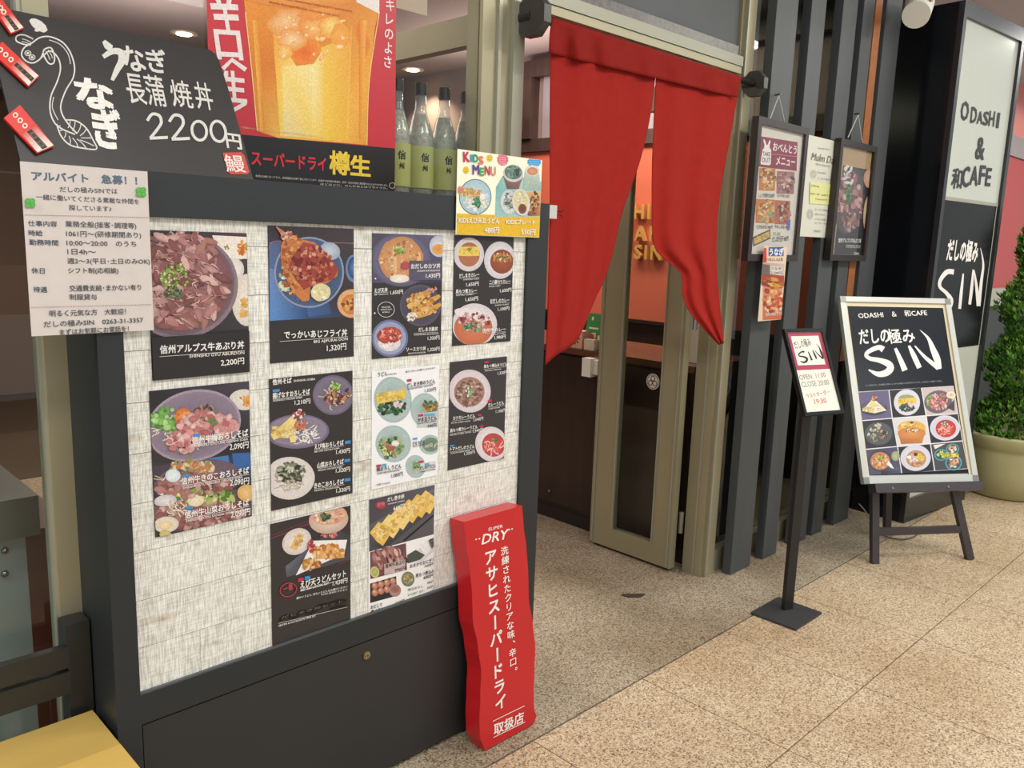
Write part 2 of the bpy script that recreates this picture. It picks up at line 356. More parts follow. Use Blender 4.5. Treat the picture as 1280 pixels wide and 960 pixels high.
# neighbouring front beyond the sign
wn = struct(box('wall_front', mat('pink_wall', 'e08c86', 0.6), 5.42, 12, 2.45, 2.55, 0, 3.05))
box('grey_beam', mat('beam_grey', '9a9290', 0.6), 5.42, 12, 2.40, 2.45, 2.38, 2.56, wn)
box('red_panel', mat('red_panel', 'b04442', 0.5), 5.42, 8.7, 2.42, 2.45, 0.6, 2.38, wn)
box('red_panel', _M['red_panel'], 8.75, 12, 2.42, 2.45, 0.6, 2.38, wn)
box('dark_post', DARKWOOD, 8.70, 8.75, 2.41, 2.45, 0.6, 2.38, wn)
box('sill', mat('pale_sill', 'a9a79c', 0.5), 5.42, 12, 2.36, 2.45, 1.00, 1.16, wn)
box('base_panel', mat('base_dark', '3b3d3c', 0.6), 5.42, 12, 2.40, 2.45, 0.0, 1.00, wn)

# ---- window_1: glazing behind and above the display, with its aluminium mullions
w1 = struct(empty('window_1', (1.2, 1.88, 0)))
box('pane', GLASS, -1.4, 0.49, 1.875, 1.881, 0.05, 2.9, w1)
box('pane', GLASS, 0.54, 1.68, 1.875, 1.881, 1.565, 2.9, w1)
box('mullion', ALU, 0.492, 0.538, 1.855, 1.92, 0.0, 2.92, w1, bev=0.002)
box('glazing_bead', ALUL, 0.484, 0.492, 1.862, 1.90, 0.0, 2.92, w1)
box('mullion', ALU, 1.68, 1.79, 1.862, 1.93, 0.0, 2.92, w1, bev=0.002)
box('glazing_bead', ALUL, 1.735, 1.748, 1.852, 1.862, 0.0, 2.92, w1, bev=0.003)
box('mullion', ALUL, 1.79, 1.835, 1.845, 1.93, 0.0, 2.92, w1, bev=0.002)
box('bottom_rail', ALU, -1.4, 0.492, 1.86, 1.90, 0.0, 0.05, w1)
box('inner_rail', ALU, 1.70, 1.74, 1.95, 3.4, 2.018, 2.103, w1)
box('inner_stile', ALU, 1.70, 1.74, 1.905, 1.95, 0.0, 2.103, w1)
# lower wall below the window inside, with what the left pane lets through
wf = struct(box('wall_window', mat('brown_plaster'), 0.54, 1.70, 1.885, 1.92, 0.0, 1.56))
rp = tag(empty('metal_cabinet', (0.0, 2.2, 0)), 'pale metal cabinet with dome bolts seen low behind the left window pane', 'cabinet')
box('body', mat('pale_metal', 'a9b6b8', 0.35, metal=0.3), -0.6, 0.497, 2.12, 2.6, 0.0, 0.735, rp)
box('countertop', mat('steel_top', '6f7472', 0.3, metal=0.6), -0.6, 0.52, 2.08, 2.62, 0.735, 0.83, rp, bev=0.01)
box('side_panel', mat('reddish_wood', '5c3228', 0.5, var=0.2, vscale=6), 0.497, 0.60, 2.12, 2.6, 0.0, 0.735, rp)
for z in (0.662, 0.605):
    bm = bmesh.new(); P = on(6, 688 if z > 0.63 else 717, 1, 2.12); bmesh.ops.create_uvsphere(bm, u_segments=12, v_segments=8, radius=0.009, matrix=Matrix.Translation(P))
    fin(bm, 'bolt', mat('bolt_steel', '9a9a98', 0.2, metal=1.0), rp, smooth=True)
sh = tag(box('dark_interior_sheet', mat('interior_shade', '1c1a1c', 0.6), -1.4, 0.56, 2.9, 2.94, 0.0, 1.9), 'dark sheet standing in for the shaded interior behind the left window pane', 'screen')  # added dark sheet, gives the shade of the interior as a solid colour

# ---- transom and jambs around the entrance
tr = struct(empty('trim_4', (2.5, 1.86, 2.16)))
tr.name = 'door_1'
box('transom_rail', mat('transom_alu', '8c8c7c', 0.4, metal=0.4), 1.835, 3.07, 1.845, 1.93, 2.168, 2.205, tr, bev=0.003)
box('transom_underside', ALU, 1.835, 3.07, 1.85, 1.93, 2.140, 2.168, tr)
box('transom_panel', mat('transom_glass', '55595a', 0.55, var=0.12, vscale=3, spec=0.3), 1.835, 3.06, 1.875, 1.89, 2.24, 3.05, tr)
box('transom_gasket', mat('speckled_gasket', '4a4541', 0.3, var=0.5, vscale=60), 1.835, 3.06, 1.862, 1.885, 2.212, 2.245, tr)
box('jamb', ALU, 3.07, 3.085, 1.865, 1.96, 0.0, 3.05, tr)
box('jamb', ALU, 3.085, 3.15, 1.848, 1.93, 0.0, 3.05, tr, bev=0.002)
box('jamb_bead', ALUL, 3.083, 3.090, 1.844, 1.852, 0.0, 3.05, tr)
box('jamb_bead', ALUL, 3.066, 3.072, 1.90, 1.908, 0.0, 2.14, tr)
# ---- door_2: the narrow leaf folded back into the hall
d2 = struct(empty('door_2', (3.02, 2.2, 0)))
d2['label'] = 'narrow glazed door leaf folded open at right angles to the front'
box('stile', ALU, 3.005, 3.045, 1.985, 2.09, 0.015, 2.12, d2, bev=0.003)
box('stile', ALU, 3.005, 3.045, 2.325, 2.455, 0.015, 2.12, d2, bev=0.003)
box('rail', ALU, 3.005, 3.045, 2.09, 2.325, 0.015, 0.11, d2, bev=0.003)
box('rail', ALU, 3.005, 3.045, 2.09, 2.325, 2.02, 2.12, d2, bev=0.003)
box('pane', GLASS, 3.022, 3.028, 2.09, 2.325, 0.11, 2.02, d2)
box('bead', ALUL, 3.000, 3.006, 2.318, 2.327, 0.11, 2.02, d2)
box('bead', ALUL, 3.000, 3.006, 2.088, 2.093, 0.11, 2.02, d2)
box('edge_strip', ALUL, 2.999, 3.006, 2.436, 2.442, 0.02, 2.12, d2)
box('edge_strip', ALUL, 2.999, 3.006, 2.000, 2.005, 0.02, 2.12, d2)
for z in (0.18, 1.1, 1.95):
    bm = bmesh.new(); tube(bm, (3.055, 1.972, z), (3.055, 1.972, z+0.1), 0.011); fin(bm, 'hinge', mat('steel', 'a0a098', 0.25, metal=0.9), d2, smooth=False)
# trefoil sticker on the pane
bm = bmesh.new(); O = on(816, 477, 0, 3.020)
def ringx(bm, x, cy, cz, r0, r1, n=28):
    a = [bm.verts.new((x, cy+r0*math.cos(6.2832*i/n), cz+r0*math.sin(6.2832*i/n))) for i in range(n)]
    b = [bm.verts.new((x, cy+r1*math.cos(6.2832*i/n), cz+r1*math.sin(6.2832*i/n))) for i in range(n)]
    for i in range(n): bm.faces.new((a[i], a[(i+1) % n], b[(i+1) % n], b[i]))
ringx(bm, 3.0205, O.y, O.z, 0.0005, 0.036); st = fin(bm, 'sticker', mat('sticker_white', 'cfc8bb', 0.5), d2)
bm = bmesh.new(); ringx(bm, 3.0195, O.y, O.z, 0.029, 0.032)
for k in range(3):
    t = math.pi/2+k*2.094; ringx(bm, 3.0190-0.0003*k, O.y+0.014*math.cos(t), O.z+0.014*math.sin(t), 0.009, 0.0125, 16)
fin(bm, 'sticker_mark', mat('mark_dark', '2a2622', 0.5), d2)
# ---- window_2: fixed pane behind the slats
w2 = struct(empty('window_2', (3.9, 1.9, 0)))
box('pane', glass_mat('grey_glass', 'a8b0a8'), 3.15, 4.58, 1.905, 1.911, 0.10, 3.0, w2)
box('sill', ALU, 3.15, 4.58, 1.862, 1.95, 0.0, 0.10, w2, bev=0.002)
# ================================================================ OBJECTS
# ---- display stand carrying the menu sheets
ds = tag(empty('display_stand', (1.16, 1.78, 0)), 'tall black menu display stand faced with whitewashed planks', 'display')
bm = bmesh.new(); bx(bm, 0.535, 1.785, 1.70, 1.875, 0.0, 1.56); fin(bm, 'body', BLACK, ds)
box('frame_stile', BLACK, 0.535, 0.584, 1.67, 1.70, 0.0, 1.56, ds, bev=0.0015)
box('frame_stile', BLACK, 1.702, 1.785, 1.67, 1.70, 0.0, 1.56, ds, bev=0.0015)
box('frame_rail', BLACK, 0.584, 1.702, 1.668, 1.70, 1.474, 1.56, ds, bev=0.0015)
box('frame_rail', BLACK, 0.584, 1.702, 1.67, 1.70, 0.412, 0.478, ds, bev=0.0015)
box('lip', mat('grey_lip', '4b4f50', 0.35), 0.584, 1.702, 1.672, 1.684, 0.4781, 0.483, ds)
dr = box('door', BLACK2, 0.5865, 1.7845, 1.672, 1.70, 0.012, 0.408, ds, bev=0.001)
P = on(458, 819, 1, 1.67); bm = bmesh.new(); tube(bm, (P.x, 1.667, P.z), (P.x, 1.672, P.z), 0.0105, n=20); tube(bm, (P.x, 1.663, P.z), (P.x, 1.667, P.z), 0.007, n=16)
lk = fin(bm, 'lock', mat('brass_lock', 'a89a78', 0.25, metal=0.9), dr); box('keyhole', mat('black_slot', '141414', 0.5), P.x-0.001, P.x+0.001, 1.6622, 1.663, P.z-0.004, P.z+0.004, ds)
PK = plank_mat()
rows = [0.478, 0.58, 0.685, 0.79, 0.895, 1.0, 1.105, 1.21, 1.315, 1.42, 1.474]
rr = random.Random(3)
for i, (a, b) in enumerate(zip(rows, rows[1:])):
    cuts = [0.584, 0.72+0.18*((i*7) % 5)/1.5, 1.22+0.12*((i*3) % 4), 1.702]
    for x0, x1 in zip(cuts, cuts[1:]): box('plank', PK, x0+0.0004, x1-0.0004, 1.680+rr.uniform(0, 0.0004), 1.70, a+0.0006, b-0.0006, ds, bev=0.0004)

# ---- red dealer board
LB = R(4.6); BV = Vector((0, math.sin(LB), math.cos(LB)))
RB = PL((1.470, 1.560, 0.004), (1, 0, 0), BV)
def wav(v, side):
    k = [(0, 0.018), (0.05, 0.0), (0.10, 0.0), (0.17, 0.006), (0.24, 0.012), (0.32, 0.002), (0.40, -0.014), (0.48, -0.014), (0.56, -0.02), (0.62, -0.030), (0.68, -0.035)]
    for (a, p), (b, q) in zip(k, k[1:]):
        if v <= b: t = (v-a)/(b-a); t = t*t*(3-2*t); return p+(q-p)*t
    return k[-1][1]
Lp = [(0.0+wav(v, 0), v) for v in [i*0.687/34 for i in range(35)]]
Rp = [(0.222+wav(v, 0)*0.9-(0.02 if v < 0.01 else 0), v) for v in [i*0.687/34 for i in range(35)]]
redm = mat('red_enamel', 'ba1c22', 0.28, var=0.04, vscale=5, spec=0.5)
bm = bmesh.new(); prism(bm, [(x, v) for x, v in Rp]+[(x, v) for x, v in reversed(Lp)], -0.060, 0.0)
rb = fin(bm, 'dealer_board', redm, None, True, bev=0.003, seg=2); rb.matrix_world = RB.M
tag(rb, 'red wavy-edged beer dealer board leaning on the lower right of the display', 'sign board')
ik = Ink(RB, (560, 620, 5.65), d=0.0008); W = 'f4ede6'
ik.text('SUPER', (282, 248), (385, 222), W, h=22, shear=0.15)
ik.text('DRY', (236, 342), (415, 300), W, h=66, shear=0.25, off=0.02); ik.text('“', (190, 330), (226, 322), W, h=28); ik.text('”', (424, 262), (456, 255), W, h=28)
ik.out('lettering', rb, label='white Latin lettering at the top')
ik = Ink(RB, (540, 620, 2.8235), d=0.0008)
ik.vtext('アサヒスーパードライ', (205, 185), (243, 755), 44, W, off=0.035, wide=1.0)
ik.vtext('洗練されたクリアな味、辛口。', (254, 176), (289, 632), 27, W, off=0.018, wide=1.0)
ik.out('lettering', rb, label='white vertical lettering down the middle')
ik = Ink(RB, (540, 620, 2.8235), d=0.0008)
ik.text('取扱店', (218, 842), (322, 794), W, h=36, off=0.03); ik.stroke([(214, 795), (326, 740)], 2.2, W, sm=0); ik.stroke([(216, 852), (328, 797)], 2.2, W, sm=0)
ik.out('lettering', rb, label='white boxed lettering at the foot')

# ---- yellow bench and black rail on the left
bn = tag(empty('bench', (0.0, 1.45, 0)), 'yellow painted wooden bench in the bottom left corner', 'bench')
yel = mat('yellow_wood', 'b0924c', 0.55, var=0.07, vscale=3, stretch=(1, 4, 1))
box('bench_top', yel, -0.55, 0.522, 1.62, 1.782, 0.385, 0.42, bn, bev=0.003)
box('bench_top', mat('yellow_wood_light', 'c09e52', 0.5, var=0.06, vscale=3, stretch=(1, 4, 1)), -0.55, 0.522, 1.20, 1.618, 0.385, 0.421, bn, bev=0.003)
for x in (-0.5, 0.44):
    for y in (1.24, 1.72): box('leg', yel, x, x+0.05, y, y+0.05, 0.0, 0.385, bn)
rl = tag(empty('guard_rail', (0.0, 1.8, 0.42)), 'black two-bar rail along the foot of the left window', 'rail')
railm = mat('rail_black', '242422', 0.4, var=0.15, vscale=10)
box('bar', railm, -1.2, 0.487, 1.795, 1.815, 0.527, 0.574, rl, bev=0.002); box('bar', railm, -1.2, 0.487, 1.795, 1.815, 0.468, 0.518, rl, bev=0.002)
box('post', railm, 0.484, 0.531, 1.80, 1.852, 0.0, 0.620, rl, bev=0.002); box('post', railm, -1.2, -1.15, 1.80, 1.852, 0.0, 0.62, rl)

# ---- slat screen
ss = tag(empty('slat_screen', (3.8, 1.81, 0)), 'row of tall dark grey timber slats right of the entrance', 'screen')
for x0, x1 in ((3.192, 3.365), (3.482, 3.612), (3.775, 3.92), (3.985, 4.10), (4.235, 4.42)):
    box('slat', SLAT, x0, x1, 1.785, 1.825, 0.0, 3.05, ss, bev=0.002)
cp = box('copper_strip', mat('copper_wood', 'a5673c', 0.35, metal=0.3, var=0.15, vscale=20), 4.125, 4.20, 1.790, 1.82, 0.9, 3.05, ss); cp['label'] = 'coppery strip between the slats'

# ---- sign pillar
SU = Vector((0.77, -0.07, 0)).normalized(); SG = PL((4.58, 1.56, 0.0), SU)
sp = tag(empty('sign_pillar', (0, 0, 0)), 'tall glossy black pillar with a framed glass shop sign, behind the easel', 'sign')
sp.matrix_world = SG.M
gb = mat('gloss_black', '0e1014', 0.14, var=0.2, vscale=3, spec=0.4)
slab('body', SG, gb, 0.0, 0.775, 0.0, 2.69, -0.34, -0.012, sp)
ch = mat('dark_chrome', '3a3c3e', 0.25, metal=0.6)
for a in ((0, 0.035, 0, 2.69), (0.738, 0.775, 0, 2.69), (0.035, 0.738, 2.62, 2.69), (0.035, 0.738, 0, 0.13)): slab('frame', SG, ch, *a, -0.012, 0.016, sp, bev=0.003)
a = SG.uv(1181, 250); b = SG.uv(1216, 432); ztop, zbot = a[1], b[1]
slab('frosted_panel', SG, mat('frosted_panel', 'b9beb4', 0.12, var=0.03, vscale=2), 0.035, 0.738, 0.13, 2.62, -0.012, 0.0, sp)
slab('graphic_panel', SG, mat('graphic_black', '141515', 0.2, spec=0.15), 0.036, 0.72, zbot, ztop, 0.0, 0.003, sp)
slab('divider', SG, ALUL, 0.036, 0.73, ztop, ztop+0.018, 0.0, 0.006, sp)

# ---- cable-hung spot / camera
P = on(1146, 10, 1, 1.66); cm = tag(empty('camera_spotlight', P), 'white cylindrical spotlight fixed high above the slats', 'spotlight'); cw = mat('white_plastic', 'dcdad0', 0.4)
bm = bmesh.new(); tube(bm, P+Vector((-0.09, -0.035, -0.055)), P+Vector((0.05, 0.0, 0.035)), 0.062, 0.058, n=24); h = fin(bm, 'lamp_head', cw, cm, bev=0.006)
bm = bmesh.new(); tube(bm, P+Vector((0.0, 0.0, 0.02)), P+Vector((0.03, 0.03, 0.14)), 0.035, n=16); fin(bm, 'neck', cw, cm)
bm = bmesh.new(); tube(bm, P+Vector((0.03, 0.03, 0.13)), (P.x+0.03, P.y+0.03, 3.05), 0.022, n=14); fin(bm, 'stem', cw, cm)
bm = bmesh.new(); q = P+Vector((-0.045, -0.078, 0.02)); bx(bm, q.x-0.012, q.x+0.012, q.y-0.004, q.y+0.004, q.z-0.012, q.z+0.012); fin(bm, 'badge', mat('badge_brown', '8a6a40', 0.5), cm)

# ---- noren pole and brackets
np_ = tag(empty('curtain_pole', (2.45, 1.80, 2.100)), 'dark curtain pole with octagonal end brackets over the entrance', 'pole')
pm = mat('pole_black', '262321', 0.3, var=0.2, vscale=12)
bm = bmesh.new(); tube(bm, (1.815, 1.80, 2.100), (3.105, 1.80, 2.100), 0.013, n=16); fin(bm, 'pole', pm, np_, smooth=True)
for x, r in ((1.822, 0.062), (3.095, 0.052)):
    bm = bmesh.new(); n = 8; A = [bm.verts.new((x-0.014, 1.80+r*math.cos(R(22.5+45*i)), 2.100+r*math.sin(R(22.5+45*i)))) for i in range(n)]; B = [bm.verts.new((v.co.x+0.03, v.co.y, v.co.z)) for v in A]
    for i in range(n): bm.faces.new((A[i], A[(i+1) % n], B[(i+1) % n], B[i]))
    bm.faces.new(A); bm.faces.new(B[::-1]); fin(bm, 'bracket', mat('bracket_black', '3a3835', 0.35, var=0.15, vscale=20), np_, bev=0.003)
    bm = bmesh.new(); tube(bm, (x, 1.80, 2.100), (x, 1.848, 2.100), 0.02, n=12); fin(bm, 'bracket_arm', pm, np_)
# ---- noren
def resamp(pts, n):
    L = [0]
    for a, b in zip(pts, pts[1:]): L.append(L[-1]+math.hypot(b[0]-a[0], b[1]-a[1]))
    out = []
    for i in range(n+1):
        d = L[-1]*i/n; k = max(j for j in range(len(L)-1) if L[j] <= d+1e-9); t = (d-L[k])/(L[k+1]-L[k]); out.append((pts[k][0]+(pts[k+1][0]-pts[k][0])*t, pts[k][1]+(pts[k+1][1]-pts[k][1])*t))
    return out
cloth = mat('red_cotton', '98251f', 0.85, var=0.05, vscale=30, bump=0.25, bscale=500, spec=0.1)
def panel(name, Lp, Rp, ydL, ydR, folds, seed, parent, rows=60, cols=44, y0=1.779, m=cloth, amp0=0.004, hem=None):
    rn = random.Random(seed); A, B = resamp(smoothline(Lp, 8), rows), resamp(smoothline(Rp, 8), rows)
    ph = [(rn.uniform(0.6, 1.5)*folds*6.28, rn.uniform(0, 6.28), rn.uniform(0.4, 1)) for _ in range(4)]
    bm = bmesh.new(); G = []; wtop = math.hypot(B[0][0]-A[0][0], B[0][1]-A[0][1])
    for i in range(rows+1):
        t = i/rows; row = []
        for j in range(cols+1):
            s = j/cols; px = A[i][0]+(B[i][0]-A[i][0])*s; py = A[i][1]+(B[i][1]-A[i][1])*s
            if hem: py += hem(s)*max(0, (t-0.75)/0.25)**2
            am = amp0+0.013*min(1, t*1.4)
            y = y0+(ydL*(1-s)+ydR*s)*t**1.3+sum(am*c/2.4*min(1.0, 0.25+0.75*math.hypot(B[i][0]-A[i][0], B[i][1]-A[i][1])/wtop)*math.sin(f*s+p+0.9*t*math.sin(p)) for f, p, c in ph)
            row.append(bm.verts.new(on(px, py, 1, y)))
        G.append(row)
    for i in range(rows):
        for j in range(cols): bm.faces.new((G[i][j], G[i][j+1], G[i+1][j+1], G[i+1][j]))
    o = fin(bm, name, m, parent, smooth=True)
    md = o.modifiers.new('thickness', 'SOLIDIFY'); md.thickness = 0.0015
    return o
nr = tag(empty('noren_curtain', (2.45, 1.80, 2.100)), 'red cotton shop curtain hanging in two panels over the entrance', 'curtain')
panel('curtain_panel', [(691, 24), (688, 64), (687, 160), (687, 260), (685, 360), (683, 420), (681, 457)], [(822, 66), (818, 105), (812, 148), (800, 200), (777, 268), (766, 316), (755, 350), (742, 376)], -0.01, 0.05, 2.2, 4, nr, hem=lambda s: 18*math.sin(3.14*s)-6*math.sin(6.28*s))
panel('curtain_panel', [(822, 66), (819, 105), (817, 148), (815, 200), (814.5, 254), (817, 306), (833, 326), (851, 342), (853, 368), (861, 389), (880, 412), (898, 431)], [(926, 98), (919, 135), (911, 180), (901, 235), (896, 290), (896, 336), (900, 385), (905, 429)], 0.03, 0.02, 1.7, 9, nr)
panel('heading', [(690, 22), (687, 42), (686, 66)], [(927, 96), (924, 108), (921, 122)], -0.004, -0.004, 7, 12, nr, rows=8, cols=90, y0=1.768, m=mat('red_cotton_heading', '86201b', 0.85, var=0.06, vscale=30, bump=0.25, bscale=500, spec=0.1), amp0=0.001)
P = on(692, 266, 1, 1.75); bc = tag(empty('binder_clip', P), 'small silver clip on the left edge of the red curtain', 'clip')
box('clip_body', mat('clip_white', 'd8d4cc', 0.3, metal=0.4), P.x-0.030, P.x+0.002, P.y-0.012, P.y+0.02, P.z-0.018, P.z+0.022, bc, bev=0.002)
bm = bmesh.new()
for a, b in (((-0.008, 0, 0.008), (0.035, 0, 0.004)), ((0.035, 0, 0.004), (0.045, 0, 0.012)), ((-0.008, 0, -0.01), (0.03, 0, -0.004)), ((0.03, 0, -0.004), (0.04, 0, -0.012))): tube(bm, P+Vector(a), P+Vector(b), 0.0016, n=6)
fin(bm, 'clip_wire', mat('clip_wire', '5a2a28', 0.3, metal=0.7), bc)

# ---- service counter inside and the things on it
ct = tag(empty('service_counter', (3.4, 2.9, 0)), 'dark wooden service counter inside the entrance', 'counter')
box('body', DARKWOOD, 3.125, 3.60, 2.0, 3.9, 0.08, 0.90, ct); box('plinth', mat('plinth_dark', '1d1513', 0.5), 3.135, 3.58, 2.0, 3.9, 0.0, 0.08, ct)
box('countertop', mat('counter_top', '5a3a2c', 0.25, var=0.2, vscale=5), 3.105, 3.62, 1.99, 3.91, 0.90, 0.93, ct, bev=0.002)
for a, b in ((2.03, 2.52), (2.535, 3.02), (3.035, 3.5), (3.515, 3.89)):
    d = box('door', mat('counter_door', '2b1e1a', 0.32, var=0.2, vscale=5, stretch=(1, 6, 0.6)), 3.112, 3.125, a, b, 0.10, 0.885, ct, bev=0.002)
for px, py in ((691, 434), (686.5, 614)):
    P = on(px, py, 0, 3.108); bm = bmesh.new(); bmesh.ops.create_uvsphere(bm, u_segments=10, v_segments=6, radius=0.007, matrix=Matrix.Translation(P)); fin(bm, 'stud', mat('bolt_steel'), ct, smooth=True)
P = on(743, 459, 0, 3.09); sn = tag(empty('sensor_unit', P), 'rounded white plastic unit fixed to the counter front', 'dispenser')
box('cover', cw, 3.045, 3.112, P.y-0.012, P.y+0.042, P.z-0.045, P.z+0.045, sn, bev=0.012); box('spout', cw, 3.06, 3.11, P.y-0.045, P.y-0.012, P.z-0.03, P.z+0.04, sn, bev=0.008)
GX = 3.14
def card(name, c, px0, py0, px1, py1, x=GX, t=0.012, lean=0.0, **k):
    a = on(px0, py0, 0, x); b = on(px1, py1, 0, x); pl = PL((x, a.y, b.z), (0, -1, 0), (math.sin(lean), 0, math.cos(lean)))
    o = slab(name, pl, mat('card_'+c, c, 0.5), 0, a.y-b.y, 0, a.z-b.z, -t, 0.0); return o, pl
o, pl = card('menu_card', '2f8a3c', 731, 394, 748, 440, x=3.18, lean=0.15)
o.location.z = 0.932; tag(o, 'green card with a pink square standing on the counter', 'card')
ik = Ink(pl, (680, 360, 6.4)); 
uvs = [(0.2, 0.55, 0.8, 0.60, 'e8f0e0'), (0.25, 0.15, 0.7, 0.45, 'f0d8c8'), (0.35, 0.2, 0.6, 0.4, 'e07060'), (0.3, 0.8, 0.42, 0.9, 'e8f0e0')]
bb = [v.co for v in o.data.vertices]; wx = max(v.x for v in bb); hy = max(v.y for v in bb)
for a, b, c, d, k in uvs: ik.rect(a*wx, b*hy, c*wx, d*hy, k)
ik.out('card_print', o)
o, pl = card('pink_box', 'cfa08e', 694, 415, 727, 441, x=3.13, t=0.06); o.location.z = 0.9305; tag(o, 'low pinkish box with a flower print on the counter edge', 'box')
bb = [v.co for v in o.data.vertices]; wx = max(v.x for v in bb); hy = max(v.y for v in bb)
ik = Ink(pl)
def petal(ik, cx, cy, r, c, n=8):
    for i in range(n):
        t = 6.283*i/n; ik.add([(cx, cy), (cx+r*math.cos(t-0.2), cy+r*math.sin(t-0.2)), (cx+r*1.15*math.cos(t), cy+r*1.15*math.sin(t)), (cx+r*math.cos(t+0.2), cy+r*math.sin(t+0.2))], [(0, 1, 2, 3)], hx(c))
petal(ik, wx*0.75, hy*0.55, 0.028, '6b4a44'); ik.rect(wx*0.12, hy*0.35, wx*0.38, hy*0.75, '9fb8a4'); ik.out('box_print', o)
o, pl = card('patterned_fan', 'e6c6b2', 700, 388, 724, 428, x=3.24, lean=0.3); o.location.z = 0.931; tag(o, 'pale fan-shaped card with red dots leaning behind the pink box', 'card')
ik = Ink(pl); bb = [v.co for v in o.data.vertices]; wx = max(v.x for v in bb); hy = max(v.y for v in bb)
for i in range(5):
    for j in range(5): ik.add([(wx*(0.15+0.17*i)+0.006*math.cos(t), hy*(0.15+0.17*j)+0.006*math.sin(t)) for t in (0, 1.25, 2.5, 3.75, 5)], [(0, 1, 2, 3, 4)], hx('8c3a34'))
ik.out('card_print', o)
o, pl = card('white_tin', 'd9c7ae', 747, 418, 760, 438, x=3.16, t=0.05); o.location.z = 0.9305; tag(o, 'small cream box beside the green card', 'box')
o, pl = card('photo_frame', '1b1715', 727, 395, 762, 436, x=3.26, lean=0.1); o.location.z = 0.931; tag(o, 'black tablet-like frame standing behind the green card', 'frame')
o, pl = card('leaflet', 'c8b8a4', 730, 428, 742, 443, x=3.125, t=0.03); o.location.z = 0.9305; tag(o, 'small pale leaflet holder at the foot of the green card', 'leaflet')
a = on(869, 425, 0, 3.2); pl = PL((3.2, a.y+0.04, 0.931), (0, -1, 0), (0.1, 0, 1))
o = slab('white_leaflet', pl, mat('leaflet_white', 'dcdcd8', 0.4), 0, 0.075, 0, 0.26, -0.01, 0); tag(o, 'white leaflet stand at the counter end beside the door jamb', 'leaflet')
a = on(812, 424, 0, 3.7)
tg = tag(empty('tray_shelf', (4.5, 3.4, 0)), 'low dark shelf with small glass jars beneath the orange wall', 'shelf')
box('shelf_board', DARKWOOD, 4.35, 4.90, 2.6, 4.4, 0.60, 0.64, tg); box('shelf_front', DARKWOOD, 4.35, 4.38, 2.6, 4.4, 0.0, 0.60, tg)
for i, (px, py) in enumerate(((790, 420), (799, 420), (808, 421), (817, 422), (827, 423))):
    P = on(px, py, 0, 4.5); bm = bmesh.new(); lathe(bm, P.x, P.y, [(0.03, 0.641), (0.033, 0.68), (0.03, 0.74), (0.018, 0.76), (0.018, 0.775)], 14)
    j = tag(fin(bm, 'glass_jar', mat('jar_glass', '6b4a38', 0.1, spec=0.8), smooth=True), 'small dark glass jar on the low shelf under the orange wall, '+('at the left end', 'second from the left', 'in the middle', 'second from the right', 'at the right end')[i], 'jar', 'jars on the low shelf')
# gold letters on the orange wall
lt = mat('gold_letter', 'd9a860', 0.35, metal=0.35)
WPL = PL((4.895, 6.0, 0.0), (0, -1, 0)); wl_ = tag(empty('wall_letters', (0, 0, 0)), 'raised gold wall lettering seen between the curtain panels', 'lettering'); wl_.matrix_world = WPL.M
for s, (pa, pb), cx in (('ODASHI', ((795, 273), (819, 277)), 0), ('CAFE', ((795, 300), (819, 304)), 0), ('SIN', ((795, 323), (827, 327)), 0)):
    a, b = WPL.uv(*pa), WPL.uv(*pb); hgt = 0.10
    x = a[0]-sum(glyphs(q, 0.03)[2]*0.1/0.72+0.03 for q in s[:{'ODASHI': 4, 'CAFE': 1, 'SIN': 0}[s]])
    for chh in s:
        V, F, wd, y0, y1 = glyphs(chh, 0.03); k = hgt/0.72; bm = bmesh.new(); vs = [bm.verts.new((x+p[0]*k, a[1]+p[1]*k, 0)) for p in V]
        for f in F:
            try: bm.faces.new([vs[q] for q in f])
            except ValueError: pass
        r = bmesh.ops.extrude_face_region(bm, geom=bm.faces[:]); bmesh.ops.translate(bm, vec=(0, 0, 0.03), verts=[g for g in r['geom'] if isinstance(g, bmesh.types.BMVert)])
        fin(bm, 'letter', lt, wl_, True); x += wd*k+0.03

# ---- downlights
for px, py in ((230, 42), (516, 87)):
    P = on(px, py, 2, 2.915); e = tag(empty('ceiling_downlight', P), 'recessed warm ceiling downlight seen '+('above the chalkboard' if px < 300 else 'above the bottles'), 'downlight', None)
    bm = bmesh.new(); lathe(bm, P.x, P.y, [(0.10, 2.912), (0.10, 2.919)], 28); fin(bm, 'trim_ring', mat('ring_white', 'e8d8c8', 0.4), e)
    bm = bmesh.new(); lathe(bm, P.x, P.y, [(0.055, 2.905), (0.055, 2.913)], 24); fin(bm, 'bulb', mat('bulb_glow', 'ffdcae', 0.4, emit=14), e)
    l = bpy.data.lights.new('downlight', 'SPOT'); l.energy = 60; l.color = (1, 0.75, 0.5); l.spot_size = R(120); l.spot_blend = 0.6
    lo = bpy.data.objects.new('downlight', l); lo.location = (P.x, P.y, 2.88); C.objects.link(lo)

